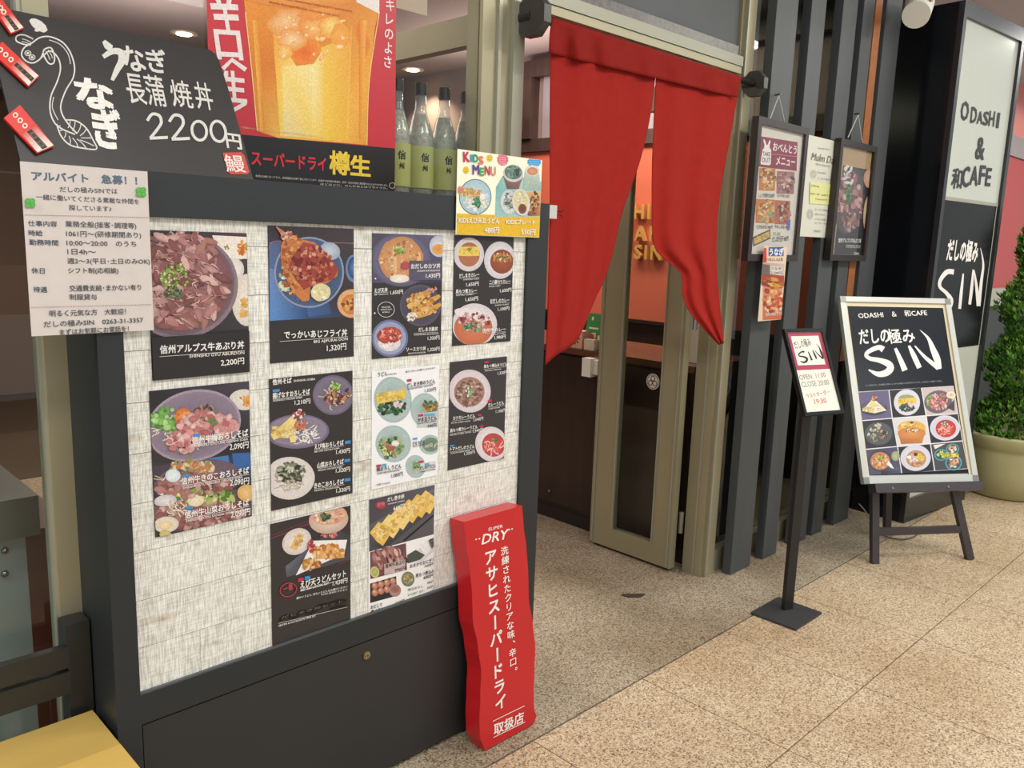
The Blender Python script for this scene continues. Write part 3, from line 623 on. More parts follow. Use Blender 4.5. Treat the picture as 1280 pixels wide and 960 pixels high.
# ---- bottles on the window ledge
lg = tag(box('bottle_ledge', DARKWOOD, 1.0, 1.70, 1.94, 2.06, 1.53, 1.56), 'narrow dark ledge behind the window under the bottles', 'ledge')
bgl = glass_mat('bottle_glass', 'eef2f4', body=0.22, bodycol='dfe3e8')
capm = mat('bottle_cap', '2b2523', 0.3); lab = mat('green_label', 'd0cf84', 0.6); liq = mat('flake_gold', 'c8a884', 0.3, metal=0.1, col2='f4eee6', vscale=90)
names = ['clear bottle half hidden by the red poster edge', 'clear bottle with dark cap beside the red beer poster, showing black label writing', 'clear green-labelled bottle, third from the red poster', 'clear bottle above the kids menu card']
for i, x in enumerate((1.487, 1.572, 1.662, 1.748)):
    y = 2.0; x = x-0.005; e = tag(empty('glass_bottle', (x, y, 1.56)), names[i], 'bottle', 'bottles on the window ledge')
    pr = [(0.034, 1.56), (0.040, 1.566), (0.040, 1.735), (0.037, 1.755), (0.022, 1.805), (0.0165, 1.825), (0.0155, 1.865)]
    bm = bmesh.new(); lathe(bm, x, y, pr, 28); fin(bm, 'glass', bgl, e, smooth=True)
    bm = bmesh.new(); lathe(bm, x, y, [(r-0.004, z+0.003) for r, z in pr[:5]], 20); fin(bm, 'contents', liq, e, smooth=True)
    bm = bmesh.new(); lathe(bm, x, y, [(0.0175, 1.862), (0.0175, 1.893), (0.0165, 1.895)], 20); fin(bm, 'cap', capm, e)
    bm = bmesh.new(); n = 20; 
    rr_ = [(0.0408, z) for z in (1.595, 1.715)]; vs = [[bm.verts.new((x+r*math.cos(t), y+r*math.sin(t), z)) for t in [R(-215+8.5*k) for k in range(n+1)]] for r, z in rr_]
    for k in range(n): bm.faces.new((vs[0][k], vs[0][k+1], vs[1][k+1], vs[1][k]))
    fin(bm, 'label', lab, e)
    # writing bent round the label
    V, F, wd, y0, y1 = glyphs('信', 0.03); V2, F2, w2_, _, _ = glyphs('州', 0.03); bm = bmesh.new()
    for VV, FF, zz, kk in ((V, F, 1.672, 0.026), (V2, F2, 1.645, 0.018)):
        vs = []
        for p in VV: t = R(-105)+(p[0]-0.5)*kk/0.0414; vs.append(bm.verts.new((x+0.0414*math.cos(t), y+0.0414*math.sin(t), zz+p[1]*kk)))
        for f in FF:
            try: bm.faces.new([vs[q] for q in f])
            except ValueError: pass
    fin(bm, 'lettering', mat('ink_black', '1a1a18', 0.6), e)

# ---- potted cypress
pc = tag(empty('potted_cypress', (5.72, 1.36, 0)), 'bushy green cypress in a pale olive pot at the right edge', 'plant')
pot = mat('olive_pot', 'a7a379', 0.45, var=0.08, vscale=5, bump=0.1, bscale=90)
bm = bmesh.new(); lathe(bm, 5.72, 1.36, [(0.19, 0.0), (0.21, 0.01), (0.245, 0.15), (0.268, 0.29), (0.270, 0.315), (0.288, 0.325), (0.292, 0.37), (0.298, 0.385), (0.292, 0.397), (0.272, 0.397), (0.262, 0.36)], 48); fin(bm, 'pot', pot, pc, smooth=True)
bm = bmesh.new(); lathe(bm, 5.72, 1.36, [(0.262, 0.33), (0.262, 0.355)], 32); fin(bm, 'soil', mat('soil', '33291f', 0.95), pc)
bm = bmesh.new(); tube(bm, (5.72, 1.36, 0.33), (5.73, 1.36, 1.5), 0.025, 0.006); fin(bm, 'trunk', mat('bark', '4d3a2a', 0.9), pc)
rg = random.Random(11); V, F, K = [], [], []
greens = ['4a7a2a', '5c9034', '3c6624', '6ea040', '86b450', '335820']
for _ in range(3400):
    z = 0.37+1.35*rg.random()**1.25; rmax = 0.30*(1-(z-0.37)/1.55)**0.75*(0.75+0.25*math.sin(z*17+rg.random()))
    a = rg.uniform(0, 6.283); q = rg.uniform(0.55, 1.0); c = Vector((5.72+rmax*q*math.cos(a), 1.36+rmax*q*math.sin(a), z))
    d = Vector((math.cos(a)*0.6, math.sin(a)*0.6, 0.9)).normalized(); col = hx(rg.choice(greens))
    for k in range(7):
        dd = (d+Vector((rg.uniform(-.7, .7), rg.uniform(-.7, .7), rg.uniform(-.3, .5)))).normalized(); L = rg.uniform(0.022, 0.05); s = dd.orthogonal().normalized()*0.0032
        s.rotate(Matrix.Rotation(rg.uniform(0, 6.28), 3, dd)); n = len(V)
        V += [c+s*0.4, c-s*0.4, c+dd*L*0.5-s*1.6, c+dd*L, c+dd*L*0.5+s*1.6]; F.append((n, n+1, n+2, n+3, n+4)); K += [col]*5
me = bpy.data.meshes.new('foliage'); me.from_pydata([tuple(v) for v in V], [], F); at = me.color_attributes.new('Col', 'FLOAT_COLOR', 'POINT'); at.data.foreach_set('color', [x for k in K for x in k])
me.materials.append(print_mat('leaf_green', 0.7, 0.2)); tag(link('foliage', me, pc), kind='stuff')

# ---- opening-hours stand
st = tag(empty('hours_stand', (3.01, 1.42, 0)), 'slim black floor stand holding the opening hours card', 'stand'); sb = mat('stand_black', '121213', 0.45, var=0.1, vscale=12)
box('base_plate', mat('base_black', '303133', 0.55), 2.902, 3.126, 1.325, 1.517, 0.0, 0.010, st, bev=0.002)
bm = bmesh.new(); bar(bm, (3.045, 1.435, 0.008), (3.075, 1.45, 0.86), 0.044, 0.020, (-0.35, -0.94, 0)); fin(bm, 'pole', sb, st, bev=0.002)
t = R(20); U = Vector((math.cos(t), -math.sin(t), 0)); N0 = U.cross(Vector((0, 0, 1))); L_ = R(26); V_ = Vector((0, 0, 1))*math.cos(L_)-N0*math.sin(L_)
HP = PL(Vector((2.980, 1.407, 0.826)), U, V_)
fr = empty('card_frame', (0, 0, 0)); fr.parent = st; fr.matrix_parent_inverse = Matrix.Translation(-Vector((3.01, 1.42, 0))); fr.matrix_basis = HP.M
HW, HH = 0.203, 0.354
slab('backing', HP, sb, 0, HW, 0, HH, -0.014, -0.004, fr)
for a in ((0, 0.012, 0, HH), (HW-0.012, HW, 0, HH), (0.012, HW-0.012, 0, 0.014), (0.012, HW-0.012, HH-0.014, HH)): slab('frame_bar', HP, mat('frame_gloss_black', '151617', 0.2), *a, -0.006, 0.004, fr, bev=0.0015)
hc = slab('hours_card', HP, mat('card_cream', 'ddd9cb', 0.5), 0.012, HW-0.012, 0.014, HH-0.014, -0.004, -0.002, fr)

# ---- easel
eU = Vector((0.828, -0.561, 0)).normalized(); eN = eU.cross(Vector((0, 0, 1))); eL = R(22.5); eV = Vector((0, 0, 1))*math.cos(eL)-eN*math.sin(eL)
EB = Vector((3.774, 1.472, 0.392)); EP = PL(EB, eU, eV); EW, EH = 0.606, 0.912
ez = tag(empty('easel_sign', (4.05, 1.30, 0)), 'silver-framed shop menu poster standing on a dark wooden easel', 'sign')
wd = mat('easel_wood', '3b3638', 0.45, var=0.12, vscale=10); sv = mat('silver_frame', 'c9cbc4', 0.3, metal=0.35); cr = mat('cream_mount', 'd6c9a8', 0.5)
ef = empty('poster_frame', (0, 0, 0)); ef.parent = ez; ef.matrix_parent_inverse = Matrix.Translation(-Vector((4.05, 1.30, 0))); ef.matrix_basis = EP.M
slab('backing', EP, sv, 0.004, EW-0.004, 0.004, EH-0.004, -0.022, -0.004, ef)
for a in ((0, 0.028, 0, EH), (EW-0.028, EW, 0, EH), (0.028, EW-0.028, 0, 0.032), (0.028, EW-0.028, EH-0.026, EH)): slab('frame_bar', EP, sv, *a, -0.010, 0.010, ef, bev=0.004)
for a in ((0.028, 0.040, 0.032, EH-0.026), (EW-0.040, EW-0.028, 0.032, EH-0.026), (0.040, EW-0.040, EH-0.046, EH-0.026)): slab('mount_strip', EP, cr, *a, -0.004, 0.0, ef)
ep = slab('poster', EP, mat('poster_navy', '11161d', 0.25, spec=0.4), 0.040, EW-0.040, 0.040, EH-0.046, -0.004, -0.001, ef)
for u in (0.0, EW-0.03):
    for v in (0.0, EH-0.03): slab('corner_cap', EP, mat('corner_grey', '8e928c', 0.3, metal=0.6), u, u+0.03, v, v+0.03, 0.010, 0.012, ef, bev=0.001)
f1, f2 = on(1093, 704, 2, 0), on(1212, 699, 2, 0); top = EP.O+EP.U*EW/2+EP.V*0.05-EP.N*0.04
for f, u in ((f1, 0.09), (f2, 0.50)):
    bm = bmesh.new(); a = EP.O+EP.U*u+EP.V*0.02-EP.N*0.040; bar(bm, (f.x, f.y, 0.0), a, 0.036, 0.026, eN); bar(bm, a, EP.O+EP.U*(0.22 if u < 0.3 else 0.38)+EP.V*0.80-EP.N*0.045, 0.034, 0.024, eN); fin(bm, 'leg', wd, ez, bev=0.0015)
a = EP.O+EP.U*0.3-EP.N*0.08; bm = bmesh.new(); bar(bm, EP.O+EP.U*0.3+EP.V*0.70-EP.N*0.06, (a.x-eN.x*0.30+eU.x*0.13, a.y-eN.y*0.30+eU.y*0.13, 0.0), 0.034, 0.026, eN); fin(bm, 'rear_leg', wd, ez)
A = Vector((f1.x, f1.y, 0)).lerp(EP.O+EP.U*0.09-EP.N*0.04, 0.40); B = Vector((f2.x, f2.y, 0)).lerp(EP.O+EP.U*0.50-EP.N*0.04, 0.40)
bm = bmesh.new(); bar(bm, A, B, 0.036, 0.018, eN); fin(bm, 'stretcher', wd, ez, bev=0.001)
bm = bmesh.new(); bar(bm, EP.O-EP.U*-0.045-EP.V*0.022, EP.O+EP.U*(EW+0.005)-EP.V*0.022, 0.042, 0.06, EP.N); tr_ = fin(bm, 'tray', wd, ez, bev=0.002)
for u in (0.13, 0.42):
    bm = bmesh.new(); q = EP.O+EP.U*u-EP.V*0.024; tube(bm, q+EP.N*0.028, q+EP.N*0.033, 0.006, n=12); fin(bm, 'screw', mat('bolt_steel'), ez)
cb = bmesh.new(); pp = [on(x, y, 2, 0.006) for x, y in smoothline([(1103, 667), (1112, 672), (1128, 674), (1142, 671), (1152, 664)], 5)]
for p, q in zip(pp, pp[1:]): tube(cb, p, q, 0.0035, n=6)
tag(fin(cb, 'floor_cable', mat('cable_brown', '5e5040', 0.6)), 'thin cable lying on the floor behind the easel', 'cable')
cb = bmesh.new(); pp = [on(x, y, 1, 1.70) for x, y in ((1074, 630), (1081, 638), (1088, 650))]
for p, q in zip(pp, pp[1:]): tube(cb, p, q, 0.003, n=6)
tag(fin(cb, 'loose_wire', mat('wire_grey', '9a9a94', 0.5)), 'short pale wire hanging behind the left easel leg', 'wire')
# ================================================================ PRINTED SHEETS
def sheet(name, y, c, base, label, cat, group=None, t=0.0007, m=None, rough=0.4, grow=0.0):
    p0 = PL((0, y, 0)); q = [p0.uv(*k) for k in c]
    x0 = (q[0][0]+q[3][0])/2; x1 = (q[1][0]+q[2][0])/2; z1 = (q[0][1]+q[1][1])/2; z0 = (q[2][1]+q[3][1])/2
    if y > 1.67: z0 = max(z0, 0.484)
    pl = PL((x0, y, z0)); W_, H_ = x1-x0, z1-z0
    o = slab(name, pl, m or mat('sheet_'+base, base, rough, var=0.03, vscale=30), 0, W_, 0, H_, 0.0, t)
    tag(o, label, cat, group); pl.box = (0.0005, W_-0.0005, 0.0005, H_-0.0005); pl.t = t
    return o, pl
CR = 'f1eee9'; DK = '2d2a2b'
class Book:
    def __init__(s, o, pl, crop, seed=1): s.o, s.pl, s.crop, s.seed = o, pl, crop, seed; s.dm = s.bg = pl.t+0.0002; s.nd = 0
    def ink(s, flat=False):
        s.seed += 1; k = Ink(s.pl, s.crop, s.pl.box, s.bg if flat else s.dm+0.00004, s.seed); o0 = k.out
        def out(*a, **b):
            s.dm = max(s.dm, k.d)
            if not s.nd and not flat: s.bg = s.dm+0.00004
            return o0(*a, **b)
        k.out = out; return k
    def dish(s, fn, label=None): s.nd = 1; k = s.ink(True); fn(k); k.out('dish_photo', s.o, label=label)
    def words(s, items, label=None, name='lettering'):
        k = s.ink()
        for it in items:
            if it[0] == '-': k.stroke([it[1], it[2]], it[3], it[4], sm=0)
            else:
                t, a, b = it[:3]; c = it[3] if len(it) > 3 else CR; h = it[4] if len(it) > 4 else None; off = it[5] if len(it) > 5 else 0.014
                k.text(t, a, b, c, h, off)
        k.out(name, s.o, label=label)
def tags_(k, lst):            # little coloured HOT / COLD tags
    for x, y, w, h, c in lst: k.poly([(x, y), (x+w, y-h*0.25), (x+w, y+h*0.75), (x, y+h)], c)
RED_, BLU = 'c0344e', '3d8fd0'
MEAT = ['b98482', 'a67070', 'cd9f9a', '96605f', 'dcb6ae', 'b07c72', '8a5654']
MEATP = ['d99a98', 'c77f80', 'e8b6b0', 'b96a6c', 'efc9c2']
FRY = ['d9974e', 'c47c3a', 'e8b468', 'b0652e', 'f0c888']
GRN = ['5f9a3a', '86b84e', 'a9cc6a', '3f7a30', 'd0dca0']
NOO = ['e6dccb', 'd6c8b0', 'f2ebdf', 'c4b49a']
def bowl(k, cx, cy, rx, ry, rim, inn, rot=0, ine=None, f=0.86):
    k.ell(cx, cy, rx, ry, rim, rim, rot, 32); k.ell(cx, cy, rx*f, ry*f, inn, ine or inn, rot, 32)
G = 'menu sheets on the display panel'
# 1 ---- grilled beef bowl (top left)
o, pl = sheet('menu_sheet', 1.679, [(188, 287), (309, 292), (311, 464), (185, 477)], DK, 'beef bowl menu sheet, top left of the display panel', 'menu', G)
B1 = Book(o, pl, (160, 270, 4.571))
def f(k):
    k.poly([(110, 60), (690, 75), (690, 640), (110, 700)], ['3a3436', '4a4044', '3c3a3e', '2a2829'])
    k.poly([(470, 60), (700, 88), (700, 108), (470, 80)], '7e2f36')
    k.ell(590, 185, 120, 62, 'e9ded2', 'd8c8c0', 10, 26); k.poly([(480, 110), (690, 120), (690, 245), (520, 240)], 'ece2d8'); k.scat(655, 185, 28, 45, 22, ['e08a32', 'd07424', 'f0a850'], (7, 14)); k.scat(565, 180, 12, 12, 8, ['7a8a3a', '9aa04a'], (4, 6))
    k.ell(610, 305, 52, 62, 'efe8e0', 'd4cbc8'); k.ell(680, 480, 90, 150, 'efe6da', 'd9cfc2'); k.scat(665, 520, 30, 50, 18, ['e8b25c', 'f0c884'], (9, 16))
    k.ell(300, 400, 328, 300, '6a5660', '8a7680', -8, 40); k.ell(295, 395, 312, 285, '54424c', '705e68', -8, 40); k.ell(300, 390, 290, 262, 'a87876', '7c5258', -8, 36)
    k.scat(290, 400, 265, 240, 190, MEAT, (12, 30), 3.4)
    k.scat(300, 180, 190, 90, 90, MEAT, (12, 26), 3.2)
    for _ in range(70):
        a = k.rnd.uniform(0, 6.28); q = k.rnd.uniform(.3, .95); x, y = 290+240*q*math.cos(a), 400+220*q*math.sin(a)
        k.stroke([(x, y), (x+k.rnd.uniform(-40, 40), y+k.rnd.uniform(-26, 26)), (x+k.rnd.uniform(-60, 60), y+k.rnd.uniform(-40, 40))], [1, k.rnd.uniform(4, 9), 1], k.rnd.choice(['e2bcb4', 'cf9c96', '6e3f42', 'd8aaa2']))
    k.scat(262, 350, 80, 82, 90, ['8fae4e', 'b4cc6c', '6d9038', 'd4dc9a', '9cb85c'], (6, 12), 1.4); k.scat(255, 440, 50, 36, 34, ['5d7a5a', '86a06a', '3f6248'], (5, 10), 1.4)
    k.poly([(105, 690), (190, 690), (690, 655), (690, 900), (100, 960)], DK)
B1.dish(f)
B1.words([('信州アルプス牛あぶり丼', (178, 782), (657, 752), CR, 44, .03), ('-', (175, 802), (660, 768), 2, CR), ('SHINSHU GYU ABURDON', (345, 808), (658, 787), CR, 17), ('2,200円', (525, 853), (657, 840), CR, 34, .02)])
# 2 ---- horse mackerel fry
o, pl = sheet('menu_sheet', 1.679, [(335, 283), (442, 285), (442, 443), (337, 457)], DK, 'fried fish bowl menu sheet with a blue tray photo, second along the top row', 'menu', G)
B2 = Book(o, pl, (320, 270, 4.571), 4)
def f(k):
    k.poly([(65, 55), (555, 62), (558, 572), (78, 600)], ['3a3034', '443b40', '3a363c', '3f5f96'])
    k.poly([(75, 150), (330, 140), (430, 560), (75, 600)], ['56648c', '3e4560', '38547e', '4a78b8']); k.poly([(75, 300), (250, 330), (300, 585), (80, 598)], ['6f86b8', '3a5488', '2f4a78', '5a90cc'])
    k.stroke([(72, 190), (90, 150), (140, 143), (300, 150), (420, 152), (555, 156)], 4, '9a6668')
    k.ell(560, 300, 50, 80, '3a4a78', '6a86b0'); k.ell(562, 295, 38, 64, '5a84b8', '2c3a60')
    k.ell(545, 500, 82, 82, 'e8c098', 'd9a470'); k.ell(545, 505, 60, 58, 'd99a58', 'c4783c'); k.scat(535, 505, 40, 36, 22, ['b8662e', 'e0a860', '8a4a24'], (6, 12))
    k.ell(302, 322, 200, 203, 'a8b4c8', '8a96b0', 0, 36); k.ell(302, 322, 190, 193, '36486a', '4a5d80', 0, 36); k.scat(300, 320, 170, 175, 60, ['2e3c5a', '4a6080', '6a7a94', '3a4a68'], (8, 18))
    k.ell(420, 200, 60, 50, 'c4ccd8', '9aa6ba', 20); k.scat(170, 350, 40, 90, 22, ['cfd8b8', '9ab090', 'e0e4c8'], (7, 14))
    P_ = [(195, 110), (240, 130), (330, 150), (400, 210), (468, 300), (460, 345), (400, 385), (310, 400), (300, 485), (262, 488), (215, 440), (165, 350), (138, 250), (140, 170), (160, 125)]
    k.poly(P_, 'c87a44'); k.scat(215, 280, 72, 170, 110, ['d28a50', 'b8683a', 'e0a268', 'a8582e', 'dc9658'], (9, 17), 1.3)
    k.poly([(205, 230), (270, 150), (340, 165), (400, 215), (468, 300), (440, 360), (340, 385), (270, 420), (220, 350), (185, 280)], '9c4038')
    k.scat(320, 280, 118, 110, 130, ['a84a3c', '8c3434', 'bf6448', '7a2c2e', 'c87454', 'd89a80'], (8, 17), 1.3); k.stroke([(110, 60), (150, 100), (190, 140)], [6, 26, 40], 'c07c64'); k.scat(170, 115, 30, 26, 20, ['d89a78', 'b06a50', 'e8c0a8'], (6, 12))
    k.ell(365, 435, 58, 50, 'f2ecc8', 'd8cc98', -10, 20, .05); k.scat(365, 435, 40, 34, 26, ['f6f2da', 'e8dca8', 'f2e6b8', 'd8c88c'], (7, 13))
B2.dish(f)
B2.words([('でっかいあじフライ丼', (155, 697), (515, 682), CR, 40, .03), ('-', (130, 716), (518, 688), 2, CR), ('BIG AJIFURAI DON', (325, 725), (518, 708), CR, 16), ('1,320円', (400, 770), (510, 758), CR, 34, .02)])
# 3 ---- cutlet bowls
o, pl = sheet('menu_sheet', 1.679, [(465, 292), (553, 294), (551, 441), (465, 449)], DK, 'sheet of cutlet and tempura bowls, third along the top row', 'menu', G)
B3 = Book(o, pl, (440, 270, 4.923), 6)
def f(k):
    k.poly([(120, 105), (560, 118), (555, 410), (120, 412)], ['544a5e', '6a6480', '3a3c58', '565070'])
    k.ell(300, 270, 185, 165, '9a98b4', '5c5872', 0, 34); k.ell(300, 268, 165, 148, '44405a', '6a6684', 0, 34); k.ell(300, 268, 138, 140, 'dca878', 'c08858', 0, 30, .03)
    for i in range(8): k.stroke([(190+i*32, 175+abs(i-3)*12), (200+i*30, 270), (215+i*26, 370-abs(i-4)*8)], [10, 24, 12], k.rnd.choice(['e6b684', 'd29a66', 'eec498', 'dca874']))
    k.scat(300, 270, 125, 120, 60, ['e8b888', 'cf9460', 'f0cca4', 'b87a4c'], (5, 12), 2); k.scat(295, 208, 34, 30, 34, GRN, (5, 10), 1.3)
    k.ell(290, 385, 60, 26, 'f2ece2', 'e2d8ca'); k.ell(535, 185, 62, 68, 'dfe2ec', 'b8bccc'); k.ell(530, 205, 40, 34, 'd08a44', 'e0a860')
B3.dish(f)
def f(k):
    k.ell(420, 550, 127, 128, '7a7484', '5a5464', 0, 30); k.ell(420, 550, 118, 118, '3c3844', '524c5c', 0, 30)
    for a, b in (((345, 520), (500, 450)), ((360, 570), (540, 490)), ((385, 620), (545, 540)), ((340, 560), (440, 490)), ((350, 610), (470, 560))):
        k.stroke([a, ((a[0]+b[0])/2, (a[1]+b[1])/2+8), b], [26, 44, 20], k.rnd.choice(['e0b468', 'ecc880', 'd0a050'])); k.scat((a[0]+b[0])/2, (a[1]+b[1])/2, 55, 26, 22, FRY+['f4dca4'], (5, 10))
    k.scat(490, 450, 30, 16, 10, ['d8a0a8', 'c07080'], (5, 9)); k.scat(365, 620, 30, 24, 16, ['f4eee4'], (6, 10))
B3.dish(f)
def f(k):
    k.ell(232, 752, 112, 115, 'aab0cc', '6a7298', 0, 30); k.ell(232, 752, 98, 100, '6c7296', 'a0a6c4', 0, 30); k.ell(228, 780, 70, 52, 'f0ebe8', 'dcd6d8')
    k.ell(228, 735, 78, 52, 'c85a4c', 'b04438', -6, 24, .05); k.scat(228, 735, 68, 42, 55, ['d87262', 'b8483c', 'e89a88', 'f0c4b4', 'a83a34'], (5, 11)); k.scat(225, 800, 50, 22, 22, ['fbf8f4', 'e8e2e0'], (5, 9))
B3.dish(f)
k = B3.ink();  k.ell(325, 305, 28, 26, 'c44a5c', 'a05060'); k.poly([(350, 275), (545, 275), (545, 395), (350, 395)], '5a5468'); k.out('print_panel', B3.o)
B3.words([('おだしのカツ丼', (360, 322), (540, 318), CR, 28, .03), ('DASHI KATSUDON', (400, 343), (536, 339), CR, 10), ('1,430円', (452, 380), (538, 376), CR, 26, .02),
  ('えび天丼', (134, 470), (216, 464), CR, 24, .03), ('-', (132, 474), (220, 468), 1.5, CR), ('EBI TENDON', (134, 488), (218, 483), CR, 8), ('1,650円', (232, 482), (310, 476), CR, 24, .02),
  ('だしまき豚丼', (405, 710), (524, 704), CR, 24, .03), ('-', (375, 722), (528, 714), 1.5, CR), ('DASHIMAKI BUTADON', (378, 735), (528, 727), CR, 8), ('1,320円', (462, 762), (534, 757), CR, 22, .02),
  ('ソースカツ丼', (330, 832), (450, 824), CR, 24, .03), ('SAUCE KATSUDON', (342, 850), (448, 842), CR, 9), ('1,320円', (462, 832), (534, 826), CR, 22, .02),
  ('SELECTED', (178, 565), (232, 563), CR, 8), ('CHOICE RICE', (172, 580), (240, 577), CR, 8), ('BOWLS', (184, 596), (226, 594), CR, 8)])
k = B3.ink();  k.ring(205, 575, 51, 47, 2.5, CR); k.ell(135, 597, 5, 5, CR); k.ell(140, 385, 5, 5, CR); k.out('ring_mark', B3.o)
# 4 ---- curries
o, pl = sheet('menu_sheet', 1.679, [(568, 294), (643, 297), (637, 427), (565, 432)], DK, 'curry menu sheet at the right end of the top row, below the kids card', 'menu', G)
B4 = Book(o, pl, (545, 280, 5.647), 8)
def f(k):
    k.ell(230, 215, 108, 120, 'f0ecec', 'cdc6cc', 0, 32); k.ell(232, 215, 76, 86, 'c08a50', 'a8683c'); k.poly([(160, 160), (300, 160), (305, 225), (155, 225)], 'e8cc60'); k.scat(230, 190, 60, 26, 26, ['f0dc7c', 'dcb848', 'e8cc60'], (5, 12)); k.poly([(160, 230), (303, 230), (285, 275), (230, 298), (175, 275)], 'b07050'); k.scat(230, 178, 14, 8, 12, ['5a7a30'], (3, 5))
B4.dish(f)
def f(k):
    k.ell(450, 255, 112, 132, 'f2eef0', 'cfc9d0', 0, 32); k.ell(463, 265, 82, 86, 'a05a3c', '8a4630'); 
    for i in range(6): k.stroke([(405+i*24, 195+abs(i-3)*6), (412+i*22, 230), (408+i*24, 265)], [8, 17, 10], k.rnd.choice(['c88c54', 'b87844', 'd8a468'])); 
    k.scat(465, 235, 62, 34, 30, ['8c4a30', 'd8a060', 'f0dcb0'], (3, 7)); k.scat(465, 235, 50, 5, 14, ['5c7a3c'], (3, 6))
B4.dish(f)
def f(k):
    k.ell(270, 710, 160, 150, 'f3eff0', 'd3cdd2', 0, 34); k.ell(262, 735, 136, 122, 'd8825c', 'c46a4c', 0, 30); k.ell(255, 640, 130, 40, 'efe6e4', 'e6dadA', 12)
    k.scat(270, 680, 110, 52, 80, ['9a4a50', 'b8666a', 'd09a9a', '7a3a40', 'e8d0cc'], (6, 14)); k.scat(250, 730, 70, 34, 44, ['5a7c58', '8aa884', '3c5c40', 'b8ccb0'], (5, 11))
    k.poly([(110, 845), (135, 858), (110, 862)], '1c1a1a')
B4.dish(f)
B4.words([('だしまきカレー', (160, 378), (302, 368), CR, 26, .03), ('-', (160, 385), (302, 376), 1.5, CR), ('DASHIMAKI CURRY', (190, 397), (302, 390), CR, 9), ('1,650円', (210, 440), (298, 432), CR, 26, .02),
  ('二八豚カツカレー', (372, 422), (522, 414), CR, 24, .03), ('-', (370, 428), (524, 418), 1.5, CR), ('KATSU CURRY', (372, 446), (452, 440), CR, 9), ('1,650円', (448, 482), (528, 474), CR, 24, .02),
  ('馬もつ煮カレー', (136, 488), (284, 480), CR, 26, .03), ('-', (136, 496), (286, 486), 1.5, CR), ('MOTSU CURRY', (138, 508), (262, 500), CR, 9), ('1,650円', (204, 545), (292, 536), CR, 26, .02),
  ('おだしのカレー', (378, 556), (512, 548), CR, 26, .03), ('-', (378, 562), (514, 552), 1.5, CR), ('DASHI CURRY', (412, 578), (512, 570), CR, 9), ('1,100円', (432, 612), (512, 604), CR, 24, .02),
  ('信州牛カレー', (322, 764), (486, 752), CR, 26, .03), ('-', (322, 772), (488, 758), 1.5, CR), ('GYU CURRY', (412, 782), (486, 772), CR, 9), ('1,980円', (408, 812), (486, 804), CR, 24, .02)])
# 5 ---- beef soba trio
o, pl = sheet('menu_sheet', 1.679, [(187, 487), (311, 478), (315, 645), (193, 672)], '3a3034', 'three beef soba photos sheet, left of the middle row', 'menu', G)
B5 = Book(o, pl, (170, 460, 4.174), 10)
def f(k):
    k.poly([(65, 120), (590, 72), (600, 440), (85, 500)], ['2c2a2e', '4a4450', '2e2c30', '3a3438']); k.ell(565, 165, 80, 55, 'e8e2da', 'd6cec6'); k.scat(570, 165, 26, 28, 14, ['e8a850', 'd8903a'], (7, 12))
    k.ell(300, 300, 250, 185, '8a7c8c', 'a596a4', -14, 36); k.ell(300, 300, 238, 172, '6f6074', '8d7e90', -14, 36)
    k.noodles(240, 330, 160, 95, 60, NOO, 5, 60); k.scat(355, 235, 55, 30, 40, ['5e5a4c', '8a8468', 'a49c80', '3f3e36'], (4, 12), 3.5); 
    k.scat(150, 270, 75, 60, 60, ['8fc46a', '6fae52', 'b4dc90', '4f8f40'], (10, 20), 1.4); k.ell(245, 252, 46, 44, 'e8924c', 'cf7434'); k.scat(245, 250, 30, 28, 16, ['f0a868', 'd8803c'], (6, 11))
    k.scat(370, 300, 150, 75, 120, MEATP+['c27c78'], (12, 26), 1.7); k.scat(250, 380, 80, 55, 60, MEATP, (11, 22), 1.6); k.scat(400, 280, 30, 20, 14, ['6a9a5a'], (4, 8))
B5.dish(f)
def f(k):
    k.poly([(82, 515), (598, 440), (602, 620), (90, 700)], ['4a4250', '2c3c60', '3a3a48', '40343c']); k.poly([(500, 445), (598, 440), (600, 530), (510, 520)], '3a66a4'); k.poly([(380, 470), (480, 455), (490, 520), (400, 520)], '4a78b0')
    k.ell(320, 590, 230, 110, '7c6a78', '6a5866', -10); k.noodles(180, 620, 90, 60, 40, NOO, 5, 50); k.scat(290, 520, 110, 46, 70, ['c88a5c', 'd8a878', '8a9a60', 'e8d0a8'], (8, 17)); k.scat(300, 615, 190, 55, 100, MEAT, (12, 26)); k.ell(190, 560, 40, 34, 'e8eef0', 'd0dce4')
    k.ell(150, 690, 60, 30, 'e6e0e4', 'c8c0c8', -8)
B5.dish(f)
def f(k):
    k.poly([(90, 700), (602, 620), (604, 790), (102, 885)], ['7a5e60', '6a5058', '5a444a', '3c3234']); k.ell(340, 740, 240, 110, '7e6468', '6a5056', -10); k.scat(330, 750, 220, 80, 130, MEAT, (12, 26)); k.scat(350, 670, 170, 36, 70, ['8fae52', 'b8c878', '5f8440', 'e0dca8'], (9, 18)); k.ell(310, 690, 44, 32, 'efe4cc', 'e0d0a8', -8)
    k.noodles(200, 730, 60, 40, 26, NOO, 5, 44); k.ell(575, 650, 50, 44, 'e8c890', 'd8a860'); k.ell(155, 815, 66, 42, 'efe8dc', 'd8cec4', -6); k.ell(152, 818, 40, 22, 'f2e0b8', 'e0c890', -6); k.ell(150, 865, 30, 24, 'd8cc88', 'c4b070')
B5.dish(f)
k = B5.ink();  tags_(k, [(293, 343, 36, 18, BLU), (240, 555, 34, 16, BLU), (258, 722, 34, 16, BLU)]); k.out('tag_mark', B5.o)
